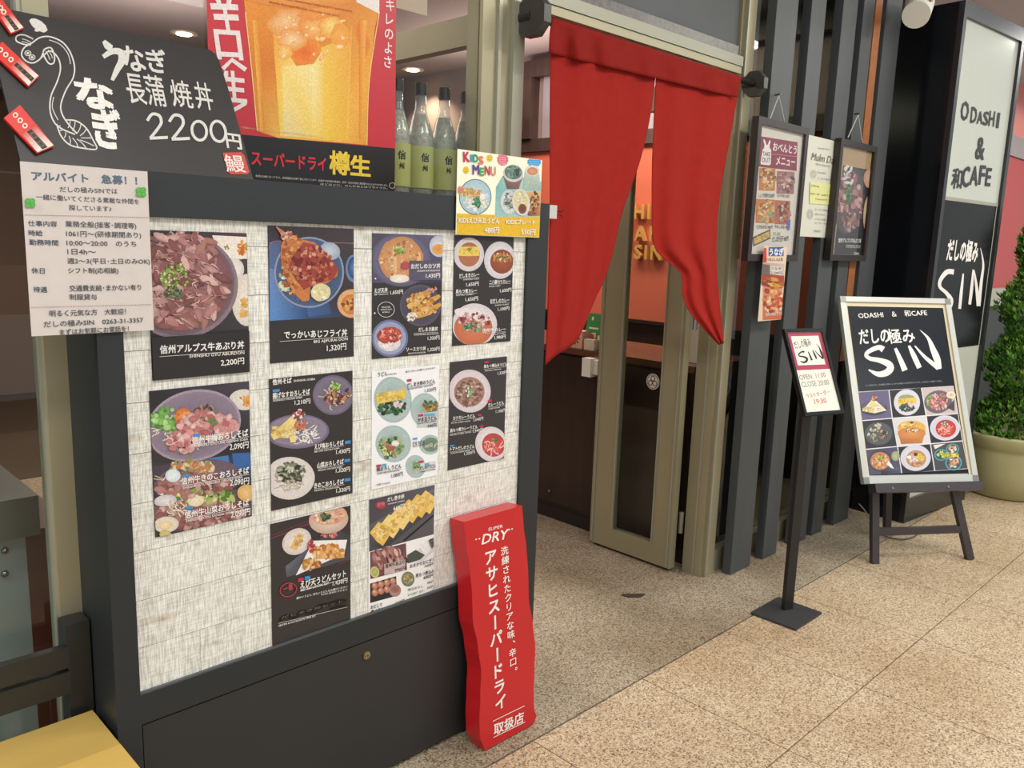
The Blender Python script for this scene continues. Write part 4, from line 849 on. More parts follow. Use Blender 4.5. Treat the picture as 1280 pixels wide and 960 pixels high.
B5.words([('信州牛梅おろしそば', (290, 395), (580, 350), CR, 36, .035), ('-', (290, 402), (584, 356), 2, CR), ('SHINSHU GYU UME OROSHI SOBA', (300, 412), (580, 374), CR, 12), ('2,090円', (484, 425), (582, 412), CR, 32, .02),
  ('信州牛きのこおろしそば', (232, 605), (584, 545), CR, 34, .035), ('-', (232, 614), (586, 552), 2, CR), ('SHINSHU GYU KINOKO OROSHI SOBA', (240, 630), (552, 572), CR, 12), ('2,090円', (486, 612), (584, 600), CR, 32, .02),
  ('信州牛山菜おろしそば', (250, 780), (584, 712), CR, 34, .035), ('-', (250, 788), (588, 718), 2, CR), ('SHINSHU GYU SANSAI OROSHI SOBA', (256, 802), (584, 738), CR, 12), ('2,090円', (490, 778), (590, 760), CR, 32, .02)])
# 6 ---- soba sheet
o, pl = sheet('menu_sheet', 1.679, [(337, 473), (441, 464), (440, 618), (338, 637)], DK, 'soba menu sheet with three plates, second along the middle row', 'menu', G)
B6 = Book(o, pl, (320, 450, 4.571), 12)
def f(k):
    k.ell(440, 200, 118, 114, '8f869a', '6c6478', 0, 32); k.ell(440, 200, 106, 102, '675e72', '7e7488', 0, 32); k.noodles(440, 210, 60, 60, 24, NOO, 4, 36)
    for i in range(9): k.stroke([(390+i*14, 170+abs(i-4)*8), (400+i*12, 215), (415+i*10, 255)], [6, 18, 8], k.rnd.choice(['6a4450', '8a5a50', 'b07a58', '4a2c38']))
    k.scat(460, 200, 80, 50, 40, ['a06a48', 'c89068', '5a3440', 'e0c8a0'], (5, 12)); k.scat(452, 145, 26, 24, 26, GRN+['f0f0e4'], (5, 9))
B6.dish(f)
def f(k):
    k.ell(235, 408, 182, 98, '948aa0', '746a80', -2, 32); k.ell(235, 404, 168, 86, '7d7288', '8f8498', -2, 32); k.noodles(250, 420, 105, 62, 70, ['f2ede6', 'e2dacf', 'fbf8f4'], 5, 40)
    k.stroke([(90, 440), (150, 400), (215, 330)], [40, 52, 34], 'ecd080'); k.stroke([(210, 470), (205, 390), (215, 320)], [30, 44, 30], 'f0d890'); k.scat(160, 405, 70, 36, 50, ['f2dc94', 'e0bc64', 'f8e8b4'], (6, 12)); k.scat(240, 310, 34, 28, 30, ['d8605c', 'f4f0ec', 'b84a48', '8a5a4c'], (5, 10)); k.scat(250, 370, 30, 26, 24, ['c87860', 'e09078'], (6, 12))
B6.dish(f)
def f(k):
    k.ell(190, 675, 145, 122, 'efe9e4', 'd8d0cc', -4, 34); k.noodles(190, 690, 90, 66, 80, ['c8bcac', 'a89c8c', 'd8cec0'], 4.5, 40); k.scat(200, 640, 78, 52, 90, ['6a6e58', '8c9078', '4a5044', 'b0b098', '3c4038'], (6, 14), 2.6); k.scat(185, 620, 26, 16, 12, ['d0d8b8'], (6, 10))
B6.dish(f)
k = B6.ink();  tags_(k, [(92, 168, 40, 16, BLU), (505, 462, 32, 18, BLU), (502, 566, 32, 18, BLU), (502, 676, 34, 18, BLU)]); k.out('tag_mark', B6.o)
B6.words([('信州そば', (92, 140), (200, 128), CR, 30, .035), ('SHINSHU SOBA', (212, 125), (334, 113), CR, 12), ('揚げなすおろしそば', (92, 218), (304, 192), CR, 30, .035), ('-', (92, 224), (306, 198), 1.6, CR), ('AGENASU OROSHI SOBA', (92, 237), (262, 217), CR, 10), ('1,210円', (218, 255), (306, 244), CR, 26, .02),
  ('えび梅おろしそば', (330, 508), (496, 482), CR, 28, .035), ('-', (330, 514), (500, 488), 1.6, CR), ('EBI UME OROSHI SOBA', (330, 528), (474, 506), CR, 9), ('1,430円', (454, 536), (532, 526), CR, 24, .02),
  ('山菜おろしそば', (346, 614), (496, 590), CR, 28, .035), ('-', (346, 620), (500, 596), 1.6, CR), ('SANSAI OROSHI SOBA', (350, 634), (490, 612), CR, 9), ('1,320円', (452, 642), (532, 632), CR, 24, .02),
  ('きのこおろしそば', (328, 730), (496, 704), CR, 28, .035), ('-', (328, 736), (500, 710), 1.6, CR), ('KINOKO OROSHI SOBA', (330, 750), (474, 728), CR, 9), ('1,320円', (454, 756), (532, 744), CR, 24, .02)])
# 7 ---- white udon sheet
o, pl = sheet('menu_sheet', 1.679, [(465, 464), (549, 456), (546, 597), (464, 609)], 'e9eaec', 'white udon menu sheet with pale green bowls, third along the middle row', 'menu', G)
B7 = Book(o, pl, (400, 430, 4.573), 14); INK = '2c2c30'
def ub(cx, cy, rx, ry, fn):
    def f(k): bowl(k, cx, cy, rx, ry, 'a9bfc0', '8fa8a8', -6, 'b4c6c4', .88); fn(k)
    B7.dish(f)
ub(415, 318, 108, 132, lambda k: (k.scat(410, 360, 72, 48, 60, ['2f5238', '44704a', '5a8458', '24402c'], (7, 15)), k.poly([(318, 285), (484, 255), (490, 310), (322, 345)], 'e6c860'), k.scat(400, 300, 70, 22, 24, ['eed684', 'dcb850'], (6, 14)), k.scat(440, 345, 24, 14, 10, ['f0d4dc'], (7, 12))))
ub(600, 378, 84, 98, lambda k: (k.scat(628, 360, 44, 36, 50, ['3c6448', 'c88a4c', 'a86a3c', '5a7c50', 'e0b078'], (6, 12)), k.poly([(555, 398), (690, 380), (690, 470), (552, 478)], 'c8ccce')))
ub(418, 570, 102, 106, lambda k: (k.scat(400, 590, 70, 60, 80, ['4c7a50', '7aa06a', 'a8c080', '35603c', 'c0a878'], (6, 13)), k.noodles(380, 620, 46, 30, 20, ['e8dc98', 'f2ecc4'], 4, 26), k.ell(428, 568, 22, 18, 'f4f0ec', 'e4dcd8'), k.scat(400, 595, 26, 16, 14, ['b86c54'], (6, 10))))
ub(628, 575, 62, 56, lambda k: (k.ell(632, 575, 48, 42, '5c7460', '7c9080'), k.noodles(632, 580, 32, 24, 16, ['c8ccb4', '9aac94'], 4, 24)))
ub(545, 700, 58, 66, lambda k: (k.noodles(545, 705, 38, 40, 22, ['c8ccb8', 'b4bca0'], 4, 24), k.scat(550, 690, 20, 20, 18, ['5c8450', '84a070'], (4, 8)), k.poly([(572, 680), (660, 668), (660, 716), (572, 726)], 'd8dcdc')))
k = B7.ink();  tags_(k, [(495, 202, 26, 14, RED_), (558, 402, 30, 14, RED_), (594, 398, 60, 14, '5ab0d8'), (528, 536, 26, 12, '5ab0d8'), (320, 690, 26, 14, RED_), (350, 686, 28, 14, '5ab0d8'), (564, 668, 26, 12, RED_), (596, 682, 26, 12, '5ab0d8')]); k.out('tag_mark', B7.o)
B7.words([('うどん', (328, 186), (384, 178), INK, 24, .02), ('UDON', (388, 178), (434, 172), INK, 8), ('温かい冷たいお選びいただけます', (486, 163), (656, 140), INK, 10), ('だしまき卵のうどん', (496, 245), (655, 220), INK, 22, .03), ('-', (496, 252), (656, 226), 1.5, INK), ('DASHIMAKI UDON', (500, 262), (640, 238), INK, 8), ('1,320円', (596, 275), (660, 266), INK, 20, .01),
  ('かま玉うどん', (556, 444), (664, 430), INK, 22, .03), ('KAMATAMA UDON', (556, 458), (660, 442), INK, 8), ('990円', (612, 478), (662, 470), INK, 18, .01), ('ざるうどん', (526, 578), (596, 566), INK, 20, .03), ('ZARU UDON', (528, 590), (592, 578), INK, 8),
  ('梅おろしうどん', (320, 728), (462, 706), INK, 24, .03), ('-', (320, 736), (466, 714), 1.5, INK), ('UME OROSHI UDON', (324, 746), (450, 724), INK, 8), ('1,080円', (404, 762), (470, 750), INK, 22, .01), ('だしかけうどん', (568, 718), (656, 702), INK, 20, .03), ('DASHI UDON', (572, 734), (654, 718), INK, 8), ('大盛り+220円', (318, 808), (396, 796), INK, 10)])
# 8 ---- dark udon sheet
o, pl = sheet('menu_sheet', 1.679, [(563, 453), (634, 445), (629, 573), (559, 588)], '343134', 'dark curry udon menu sheet at the right end of the middle row', 'menu', G)
B8 = Book(o, pl, (540, 430, 5.647), 16)
def f(k):
    k.ell(265, 332, 148, 152, 'efe8ea', 'd4c8ce', -20, 34); k.ell(262, 338, 108, 106, 'b89484', 'a07c70', -20, 30); k.scat(258, 345, 92, 88, 110, ['9a7468', 'b89080', '7c544c', 'd4b8a8', '8a6458'], (7, 15), 2); k.scat(262, 335, 26, 46, 30, ['6c8458', '96a880', 'e4e4d4'], (5, 10))
B8.dish(f)
def f(k):
    k.ell(418, 706, 114, 124, 'f4eeee', 'd8ced2', -16, 32); k.ell(432, 712, 80, 84, 'd05a58', 'b84448', -16, 28); k.noodles(432, 720, 60, 60, 34, ['f0a89c', 'e07468', 'f6c8bc', 'c84c4c'], 8, 50); k.scat(445, 675, 18, 20, 18, ['5c6c44', '84905c'], (5, 9))
B8.dish(f)
k = B8.ink();  tags_(k, [(366, 122, 30, 14, RED_), (392, 394, 28, 16, RED_), (318, 496, 28, 14, RED_), (332, 574, 26, 12, RED_), (124, 712, 30, 14, BLU)]); k.out('tag_mark', B8.o)
B8.words([('馬もつ煮込みうどん', (362, 168), (526, 150), CR, 22, .03), ('-', (362, 178), (522, 158), 1.5, CR), ('MOTSU UDON', (370, 194), (482, 180), CR, 9), ('1,320円', (460, 216), (524, 208), CR, 22, .01), ('カレーうどん', (392, 440), (504, 424), CR, 24, .03), ('-', (392, 446), (512, 432), 1.5, CR), ('CURRY UDON', (394, 462), (474, 450), CR, 9), ('1,100円', (446, 486), (514, 476), CR, 22, .01),
  ('カツカレーうどん', (144, 534), (298, 516), CR, 24, .03), ('-', (136, 544), (300, 522), 1.5, CR), ('KATSU CURRY UDON', (132, 562), (264, 546), CR, 9), ('1,540円', (288, 544), (356, 534), CR, 22, .01), ('馬もつ煮カレーうどん', (122, 622), (316, 592), CR, 24, .03), ('-', (122, 634), (318, 604), 1.5, CR), ('MOTSU CURRY UDON', (122, 648), (270, 624), CR, 9), ('1,540円', (284, 624), (354, 612), CR, 22, .01),
  ('トマトだしのうどん', (122, 752), (294, 730), CR, 24, .03), ('-', (122, 762), (296, 738), 1.5, CR), ('TOMATO DASHI UDON', (124, 776), (262, 754), CR, 9), ('1,320円', (222, 784), (296, 770), CR, 22, .01)])
# 9 ---- ebi ten udon set
o, pl = sheet('menu_sheet', 1.679, [(338, 655), (438, 632), (438, 778), (340, 810)], '2f2b2c', 'tempura udon set sheet with a blacked-out line, bottom row left', 'menu', G)
B9 = Book(o, pl, (320, 600, 4.365), 18)
def f(k):
    k.stroke([(80, 320), (288, 238), (350, 215)], 6, '7c3a4c', sm=0); k.stroke([(90, 300), (290, 220)], 3, '7c3a4c', sm=0); k.poly([(160, 470), (430, 260), (515, 300), (515, 430), (165, 530)], ['6a6c78', '45464e', '3a3a40', '4a4a52', '555862']); k.stroke([(440, 465), (516, 430)], 6, '6a2c3c', sm=0)
    k.ell(395, 215, 108, 78, 'ead8cc', 'c8a898', -8, 30); k.ell(398, 192, 98, 52, 'e8b898', 'dca484', -6, 28); k.scat(398, 195, 80, 36, 50, ['e8b090', 'f0cdb4', 'd89478', 'f4e0cc'], (5, 12)); k.scat(380, 200, 28, 22, 28, ['4c6a48', '6a845c', '34503a'], (4, 9))
    k.ell(220, 335, 84, 68, 'f2ebe4', 'd6ccc6', -34, 28); k.poly([(180, 370), (225, 290), (262, 300), (215, 385)], 'e6bc7c'); k.scat(222, 335, 26, 40, 18, ['eec88c', 'dcaa64'], (6, 11))
    k.poly([(215, 520), (310, 330), (495, 325), (480, 400)], 'f0ece8'); k.stroke([(300, 350), (340, 395), (480, 400)], [20, 60, 46], 'e8a860'); k.scat(390, 390, 85, 40, 70, ['f0b870', 'dc9048', 'f6d098', 'c87838'], (6, 13)); k.scat(295, 360, 24, 30, 20, ['c04a54', 'e08088', 'a83a48'], (6, 10)); k.scat(395, 300, 44, 14, 16, ['d06868', 'e8a0a0'], (5, 9)); k.scat(300, 460, 48, 30, 40, FRY, (6, 12))
B9.dish(f)
k = B9.ink();  tags_(k, [(225, 535, 32, 20, RED_), (262, 525, 30, 20, BLU)]); k.ring(173, 597, 46, 36, 5, 'b83a48', rot=-18); k.out('red_ring', B9.o); k = B9.ink()
k.stroke([(125, 765), (165, 742), (205, 748), (250, 720), (300, 718), (350, 690), (400, 676), (450, 662), (490, 655)], [10, 20, 14, 22, 16, 22, 16, 20, 12], '0c0c0d'); k.stroke([(400, 708), (440, 694), (492, 686)], [8, 16, 10], '0c0c0d'); k.out('marker_line', B9.o, label='black marker crossing out a line')
B9.words([('一番', (146, 610), (198, 592), 'c84a54', 34, .02), ('えび天うどんセット', (238, 588), (486, 522), CR, 36, .035), ('-', (238, 604), (492, 534), 2, CR), ('EBITEN UDON SET', (240, 606), (394, 566), CR, 14), ('1,430円', (414, 574), (494, 555), CR, 24, .015), ('温かいうどん 冷たいうどんをお選びください', (216, 648), (494, 584), CR, 12), ('そばに変更もできます', (350, 628), (494, 598), CR, 8),
  ('-', (118, 780), (494, 690), 1.6, CR), ('EBITEN & KATSUDON MINI SET', (120, 798), (322, 742), CR, 10), ('だしまき丼セット', (135, 756), (470, 664), '6a6868', 14)])
# 10 --- dashimaki
o, pl = sheet('menu_sheet', 1.679, [(460, 624), (543, 606), (541, 740), (461, 766)], 'e8e6e4', 'rolled omelette and side dish sheet, bottom row right', 'menu', G)
B10 = Book(o, pl, (450, 600, 5.333), 20)
def f(k):
    k.poly([(55, 130), (500, 30), (500, 358), (60, 478)], ['4a464c', '5c5a64', '5a5a60', '4a4a50']); k.poly([(62, 300), (480, 60), (500, 60), (500, 190), (160, 460), (62, 440)], ['5c5e66', '6e707a', '6a6c74', '45464c', '3a3a40', '48484e']); k.stroke([(290, 405), (500, 230)], 14, '1e1e20', sm=0)
    for i, (x, y) in enumerate(((140, 360), (210, 310), (275, 255), (340, 210), (400, 175), (455, 150))[::-1]):
        k.poly([(x-78, y-10), (x-20, y-82), (x+62, y-45), (x+48, y+22), (x+10, y+78), (x-30, y+50)], k.rnd.choice(['eec870', 'e6ba5c', 'f2d284'])); k.poly([(x-60, y-10), (x-16, y-64), (x+44, y-36), (x+8, y+40)], k.rnd.choice(['f4d68a', 'efcc78'])); k.scat(x, y-8, 46, 40, 14, ['f6dc98', 'e8c068', 'dcae54', 'f2ce7c'], (6, 15))
B10.dish(f)
def f(k):
    k.poly([(66, 480), (305, 420), (312, 598), (68, 660)], '6a4a50'); k.scat(190, 520, 115, 55, 110, MEAT+['5e3a3e'], (9, 20), 2.6, 70); k.ell(96, 612, 30, 38, 'e8dc90', 'd0b860', -10); k.ell(96, 612, 20, 26, 'b8c888', '98a868', -10); k.poly([(158, 560), (298, 528), (300, 600), (160, 632)], 'c8b0ac')
B10.dish(f)
def f(k):
    k.poly([(312, 500), (385, 470), (410, 420), (500, 380), (500, 470), (420, 540), (315, 555)], 'd8d6d8'); k.poly([(312, 500), (370, 465), (432, 500), (400, 530), (318, 556)], '4a5450'); k.poly([(385, 430), (440, 395), (470, 470), (430, 500)], 'efeef0'); k.poly([(455, 400), (500, 380), (500, 440), (478, 460)], '5a625e'); k.scat(480, 418, 16, 26, 16, ['3c4440', '707870'], (4, 9))
B10.dish(f)
def f(k):
    k.poly([(66, 690), (240, 640), (246, 770), (66, 820)], '2e2a2a')
    for i in range(4):
        for j in range(2): x, y = 98+i*40, 706+j*44-i*11; k.ell(x, y, 22, 24, 'd09a80', 'a86a54'); k.ell(x-5, y-7, 10, 9, 'e6c0a8', 'd09a80')
    k.ell(232, 735, 40, 42, 'c8a8a0', 'a07c78'); k.ell(232, 728, 32, 26, '8a5a54', 'a87068')
B10.dish(f)
B10.dish(lambda k: (k.ell(318, 660, 44, 50, '8c9484', '6c7464'), k.ell(318, 655, 36, 38, 'a89c70', '848a60'), k.scat(318, 655, 28, 28, 28, ['c8a868', '6c8454', 'd8c898', '8a6a44'], (4, 8))))
k = B10.ink();  k.ell(135, 166, 36, 26, 'a83a50', 'a83a50', -8); k.out('red_seal', B10.o)
B10.words([('名物', (112, 176), (160, 166), 'd88a94', 22, .01), ('だし巻き卵', (180, 142), (290, 118), CR, 26, .035), ('DASHIMAKI TAMAGO', (184, 164), (296, 140), CR, 9), ('660円', (220, 202), (292, 184), CR, 28, .03), ('信州牛あぶり', (164, 586), (292, 556), INK, 26, .03), ('990円', (228, 612), (298, 596), INK, 22, .02), ('おまかせおにぎり', (330, 585), (492, 540), INK, 24, .02), ('160円', (428, 582), (490, 566), INK, 20, .01),
  ('馬もつ煮込み', (368, 648), (490, 614), INK, 24, .02), ('680円', (420, 660), (490, 642), INK, 22, .01), ('おだしで', (68, 858), (144, 838), INK, 22, .02), ('食べるたこ焼き', (68, 890), (216, 850), INK, 24, .03), ('660円', (232, 832), (292, 816), INK, 24, .01), ('枝豆おろし', (316, 738), (418, 712), INK, 16, .01), ('からあげ（3ケ）', (316, 772), (424, 742), INK, 16, .01), ('フライドポテト', (318, 806), (420, 776), INK, 16, .01), ('440円', (444, 692), (488, 680), INK, 16, .01), ('550円', (444, 726), (488, 712), INK, 16, .01), ('440円', (444, 760), (488, 746), INK, 16, .01)])

# ---- kids menu card
kp = mat('kids_card', 'eeeed6', 0.4)
o, pl = sheet('kids_menu_card', 1.664, [(572, 190), (678, 197), (673, 297), (569, 293)], 'eeeed6', 'cream and yellow kids menu card stuck over the top edge of the display', 'menu', t=0.0012)
BK = Book(o, pl, (560, 170, 7.3875), 22)
k = BK.ink(); k.poly([(78, 715), (850, 745), (838, 935), (75, 915)], 'e6bb28'); k.poly([(430, 745), (440, 470), (500, 370), (560, 350), (860, 420), (850, 745)], ['9cc8c4', '7cb8b4', '7cb8b4', 'a8d0cc', 'a8ccc8', 'b0ccc8']); k.out('colour_field', o)
def burst(k, cx, cy, rx, ry, c): k.add([k.p(cx+(rx if i % 2 else rx*.86)*math.cos(i*.262), cy+(ry if i % 2 else ry*.86)*math.sin(i*.262)) for i in range(24)], [tuple(range(24))], hx(c))
k = BK.ink(); burst(k, 502, 218, 56, 62, 'e0788c'); burst(k, 792, 240, 68, 50, '3ca0e0')
for y in (195, 215, 235, 255): k.stroke([(470, y), (536, y+4)], 4, 'f0b8c0', sm=0)
for y in (215, 235, 255): k.stroke([(745, y), (840, y+4)], 4, '9cd0f0', sm=0)
for cx, cy in ((380, 205), (162, 316)):
    k.ell(cx, cy, 28, 34, 'f2d23c', 'e8bc20', 0, 22); k.ell(cx-9, cy-8, 3, 4, '6a5410'); k.ell(cx+9, cy-8, 3, 4, '6a5410'); k.stroke([(cx-14, cy+6), (cx, cy+16), (cx+14, cy+6)], 3, '6a5410')
k.out('badge_print', o)
def f(k):
    k.ell(248, 562, 150, 165, '5c7480', '4c6470', 0, 36); k.ell(248, 562, 144, 158, 'c8dce4', 'a8c4d0', 0, 36); k.noodles(250, 600, 100, 90, 60, ['eee8d4', 'd8d4b8', 'f6f2e4'], 9, 70); k.stroke([(90, 480), (170, 510), (290, 540)], [26, 60, 60], 'e0b070'); k.scat(200, 520, 105, 36, 60, ['e8b878', 'd09c58', 'f2d4a0', 'c4b470'], (9, 17)); k.scat(110, 490, 24, 24, 12, ['e89080'], (8, 12)); k.scat(262, 610, 34, 44, 30, ['4c9068', '6aa880', '2f7450'], (8, 15)); k.ell(310, 560, 24, 30, 'f2ecec')
BK.dish(f)
def f(k):
    k.poly([(505, 370), (690, 360), (650, 490), (540, 490)], ['8c6c64', '9a7a70', '7a5c58', '6c504c']); k.ell(598, 345, 92, 80, 'e6e0d8', 'd0ccc4', 8, 30); k.ell(598, 335, 80, 66, '6c8a80', '5a7870', 8, 28); k.scat(598, 335, 66, 50, 44, ['7c9c8c', '4c645c', '94b0a4', '3c544c'], (8, 18))
    k.poly([(705, 330), (838, 340), (850, 500), (690, 500)], ['b8c8bc', 'c8d0c4', '9cb4a8', 'a8bcb0']); k.ell(775, 320, 66, 52, 'f0ece4', 'dcd6cc'); k.ell(775, 326, 50, 38, 'd8a07c', 'c48c68')
    k.ell(555, 610, 78, 112, 'e8ecec', 'c8d0d0', -4, 28); k.scat(555, 600, 48, 76, 44, ['a8a8a4', '7c8880', 'd4d4cc', '5c7464'], (8, 16))
    k.poly([(720, 520), (850, 515), (845, 735), (735, 735)], ['d8a868', 'e4bc80', 'b87c48', '6c443c']); k.scat(790, 620, 44, 96, 60, ['8a5444', 'd8a060', 'e8c080', '6a3c34', 'b87c50'], (9, 18)); k.ell(668, 612, 82, 126, 'f2eee6', 'd8d4ca', -10, 30); k.ell(668, 605, 64, 104, 'e6dcae', 'd8cc98', -10, 26); k.scat(668, 570, 44, 60, 30, ['efe6bc', 'dcd09c', 'f4eed0'], (9, 18)); k.ell(680, 672, 38, 46, '6c3c34', '84504a')
BK.dish(f)
cols = ['c03a50', '3c9cc0', '3c9c58', 'e08068']; k = BK.ink()
for ch_, a, b, c, h in (('K', (138, 238), (192, 238), 'c03050', 88), ('I', (206, 234), (222, 234), '3c9cc0', 60), ('D', (230, 240), (270, 242), '2f9c58', 68), ('S', (276, 258), (320, 260), 'e08068', 70), ('M', (222, 352), (280, 354), '6a4490', 84), ('E', (288, 364), (322, 366), '48a858', 70), ('N', (332, 356), (378, 360), 'c83c48', 78), ('U', (390, 362), (432, 364), 'e09080', 76)): k.text(ch_, a, b, c, h, .05)
k.out('lettering', o, label='multicoloured hand-cut letters')
BK.words([('KIDSえび天おうどん', (92, 800), (466, 806), CR, 52, .03), ('480円', (330, 892), (462, 892), CR, 50, .03), ('KIDSプレート', (530, 812), (796, 816), CR, 44, .03), ('550円', (668, 908), (796, 910), CR, 50, .03)])
# ---- job notice
o, pl = sheet('job_notice', 1.664, [(21, 203), (186, 213), (190, 412), (43, 421)], 'cfc6c0', 'laminated white staff-wanted notice with green clovers, hung on the left of the display', 'notice', t=0.0012, rough=0.2)
BJ = Book(o, pl, (0, 190, 4.0), 24); GY = '55565c'; BL_ = '46505e'
BJ.words([('アルバイト　急募！！', (160, 138), (684, 162), '5c7080', 42, .05)], 'bold blue-grey heading')
BJ.words([('だしの極みSINでは', (298, 198), (586, 208), GY, 26, .02), ('一緒に働いてくださる素敵な仲間を', (180, 236), (694, 260), GY, 26, .02), ('探しています♪', (344, 290), (556, 296), GY, 26, .02),
  ('仕事内容', (140, 368), (284, 372), BL_, 26, .02), ('業務全般(接客･調理等)', (326, 372), (680, 382), GY, 28, .02), ('時給', (142, 416), (212, 418), BL_, 26, .02), ('1061円～(研修期間あり)', (330, 420), (704, 428), GY, 28, .02), ('勤務時間', (146, 462), (290, 466), BL_, 26, .02), ('10:00～20:00　のうち', (332, 466), (680, 472), GY, 26, .02), ('1日4h～', (336, 510), (478, 512), GY, 26, .02), ('週2～3(平日･土日のみOK)', (336, 556), (748, 558), GY, 26, .02),
  ('休日', (156, 604), (222, 606), BL_, 26, .02), ('シフト制(応相談)', (340, 604), (590, 604), GY, 26, .02), ('待遇', (166, 698), (234, 700), BL_, 26, .02), ('交通費支給･まかない有り', (346, 694), (704, 688), GY, 28, .02), ('制服貸与', (346, 736), (482, 736), GY, 26, .02),
  ('明るく元気な方　大歓迎！', (246, 820), (628, 808), GY, 28, .02), ('だしの極みSIN　0263-31-3357', (218, 874), (714, 850), GY, 28, .02), ('まずはお気軽にお電話を！', (298, 914), (642, 894), GY, 28, .02)])
k = BJ.ink()
for a, b in (((112, 314), (744, 328)), ((154, 776), (756, 762))):
    for i in range(64): x = i/64; k.stroke([(a[0]+(b[0]-a[0])*x, a[1]+(b[1]-a[1])*x), (a[0]+(b[0]-a[0])*(x+.009), a[1]+(b[1]-a[1])*(x+.009))], 3, '8a6a64', sm=0)
k.out('dotted_rules', o)
for cx, cy in ((148, 256), (702, 201)):
    k = BJ.ink()
    for i in range(4): t = .78+i*1.571; k.ell(cx+15*math.cos(t), cy+15*math.sin(t), 15, 14, '6abf5a', '52a848'); 
    k.stroke([(cx, cy), (cx+10, cy+26)], 4, '4f9c46', sm=0); k.out('clover', o, label='green four-leaf clover')
for (x0, y0, x1, y1) in ((24, 204, 60, 212), (160, 203, 186, 214)): pass
# ---- chalkboard leaning on the display top
cL = R(20); CP = PL((0.430, 1.722, 1.562), (1, 0, 0), (0, math.sin(cL), math.cos(cL)))
pts = [CP.uv(25, 198), CP.uv(316, 220), CP.uv(305, 180), CP.uv(285, 110), CP.uv(274, 76), CP.uv(270, 68), CP.uv(262, 62), CP.uv(-22, 5)]
pts[0] = (pts[0][0], 0.0); pts[1] = (pts[1][0], 0.0)
cbm = mat('chalkboard', '231e1b', 0.38, var=0.12, vscale=6, bump=0.05, bscale=40)
cbz = slab('chalkboard', CP, cbm, 0, 1, 0, 1, -0.008, 0.0, pts=pts, bev=0.001); tag(cbz, 'dark chalkboard with a drawn eel and a 2200 price, leaning on the display top', 'chalkboard')
CP.box = None; CP.t = 0.0; BC = Book(cbz, CP, (0, 0, 4.0), 26); CHK = 'd8d4cc'
k = BC.ink(); Lw = 7
k.stroke([(160, 215), (200, 188), (250, 184), (310, 210), (350, 260), (372, 330), (365, 390), (330, 450), (305, 520), (310, 570), (345, 625), (385, 668)], Lw, CHK)
k.stroke([(205, 290), (250, 255), (290, 290), (302, 345), (285, 410), (255, 480), (250, 550), (270, 610), (310, 645), (375, 672)], Lw, CHK)
k.stroke([(160, 215), (120, 240), (108, 275), (130, 305), (165, 315), (200, 295), (215, 265)], Lw, CHK); k.stroke([(245, 200), (300, 222), (340, 270), (352, 320)], 4, CHK); k.stroke([(268, 485), (262, 540), (290, 600)], 4, CHK)
k.stroke([(155, 225), (120, 222), (82, 205), (85, 180), (120, 175), (165, 195)], Lw, CHK); k.stroke([(110, 195), (130, 200), (155, 212)], 4, CHK); k.stroke([(108, 208), (128, 212), (148, 220)], 4, CHK)
k.stroke([(215, 260), (225, 245), (255, 240), (272, 280), (268, 315), (245, 318), (222, 285), (215, 262)], Lw, CHK); k.stroke([(228, 255), (240, 275), (250, 300)], 4, CHK); k.stroke([(240, 250), (254, 270), (262, 292)], 4, CHK)
for cx, cy in ((139, 266), (160, 287)): k.ring(cx, cy, 15, 12, 4, CHK); k.ell(cx, cy, 8, 6, CHK)
k.stroke([(330, 600), (380, 605), (430, 640), (465, 700), (482, 745), (420, 742), (350, 725), (305, 680), (283, 620)], Lw, CHK)
for i, (a, b) in enumerate((((350, 602), (340, 640)), ((375, 607), (362, 655)), ((405, 620), (385, 668)), ((432, 645), (400, 680)), ((455, 690), (405, 690)), ((470, 730), (400, 700)), ((430, 740), (385, 695)), ((390, 735), (362, 690)), ((350, 722), (345, 680)), ((320, 690), (328, 662)), ((298, 655), (312, 648)), ((286, 632), (302, 628)))): k.stroke([a, ((a[0]+b[0])/2+4, (a[1]+b[1])/2), b], 4.5, CHK)
k.out('eel_drawing', cbz, label='white chalk outline of an eel')
k = BC.ink(); k.ell(192, 127, 52, 24, CHK, CHK, 36, 20, .05); k.ell(186, 152, 14, 7, CHK); k.out('chalk_mark', cbz)
k = BC.ink(); 
k.stroke([(518, 205), (540, 232), (562, 238)], [18, 36, 22], CHK); k.stroke([(515, 285), (560, 258), (600, 262), (610, 300), (585, 350), (560, 402)], [22, 30, 34, 38, 30, 18], CHK)
k.text('な', (630, 345), (735, 352), CHK, 110, .03); k.text('ぎ', (748, 352), (845, 362), CHK, 105, .03)
k.text('長', (642, 500), (735, 512), CHK, 130, .012); k.text('蒲', (742, 512), (835, 522), CHK, 135, .012); k.text('焼', (865, 520), (968, 532), CHK, 118, .012); k.text('丼', (985, 530), (1070, 542), CHK, 118, .012)
k.out('lettering', cbz, label='white chalk dish name')
k = BC.ink(); F5 = 'eae6de'
k.text('な', (392, 520), (570, 545), F5, 130, .06); k.text('ぎ', (482, 720), (618, 735), F5, 175, .06); k.out('lettering', cbz, label='bold white chalk letters beside the eel')
k = BC.ink()
def num(pts, w=15): k.stroke(pts, w, CHK)
for dx, dy in ((0, 0), (110, 5)): num([(735+dx, 605+dy), (760+dx, 572+dy), (795+dx, 580+dy), (805+dx, 615+dy), (780+dx, 655+dy), (750+dx, 692+dy)]); num([(748+dx, 692+dy), (800+dx, 690+dy), (838+dx, 688+dy)])
k.ring(995, 655, 36, 48, 14, CHK, rot=-14); k.ring(1090, 658, 36, 52, 14, CHK, rot=-14)
k.text('円', (1135, 732), (1208, 742), CHK, 64, .04); k.out('lettering', cbz, label='white chalk price 2200 yen')
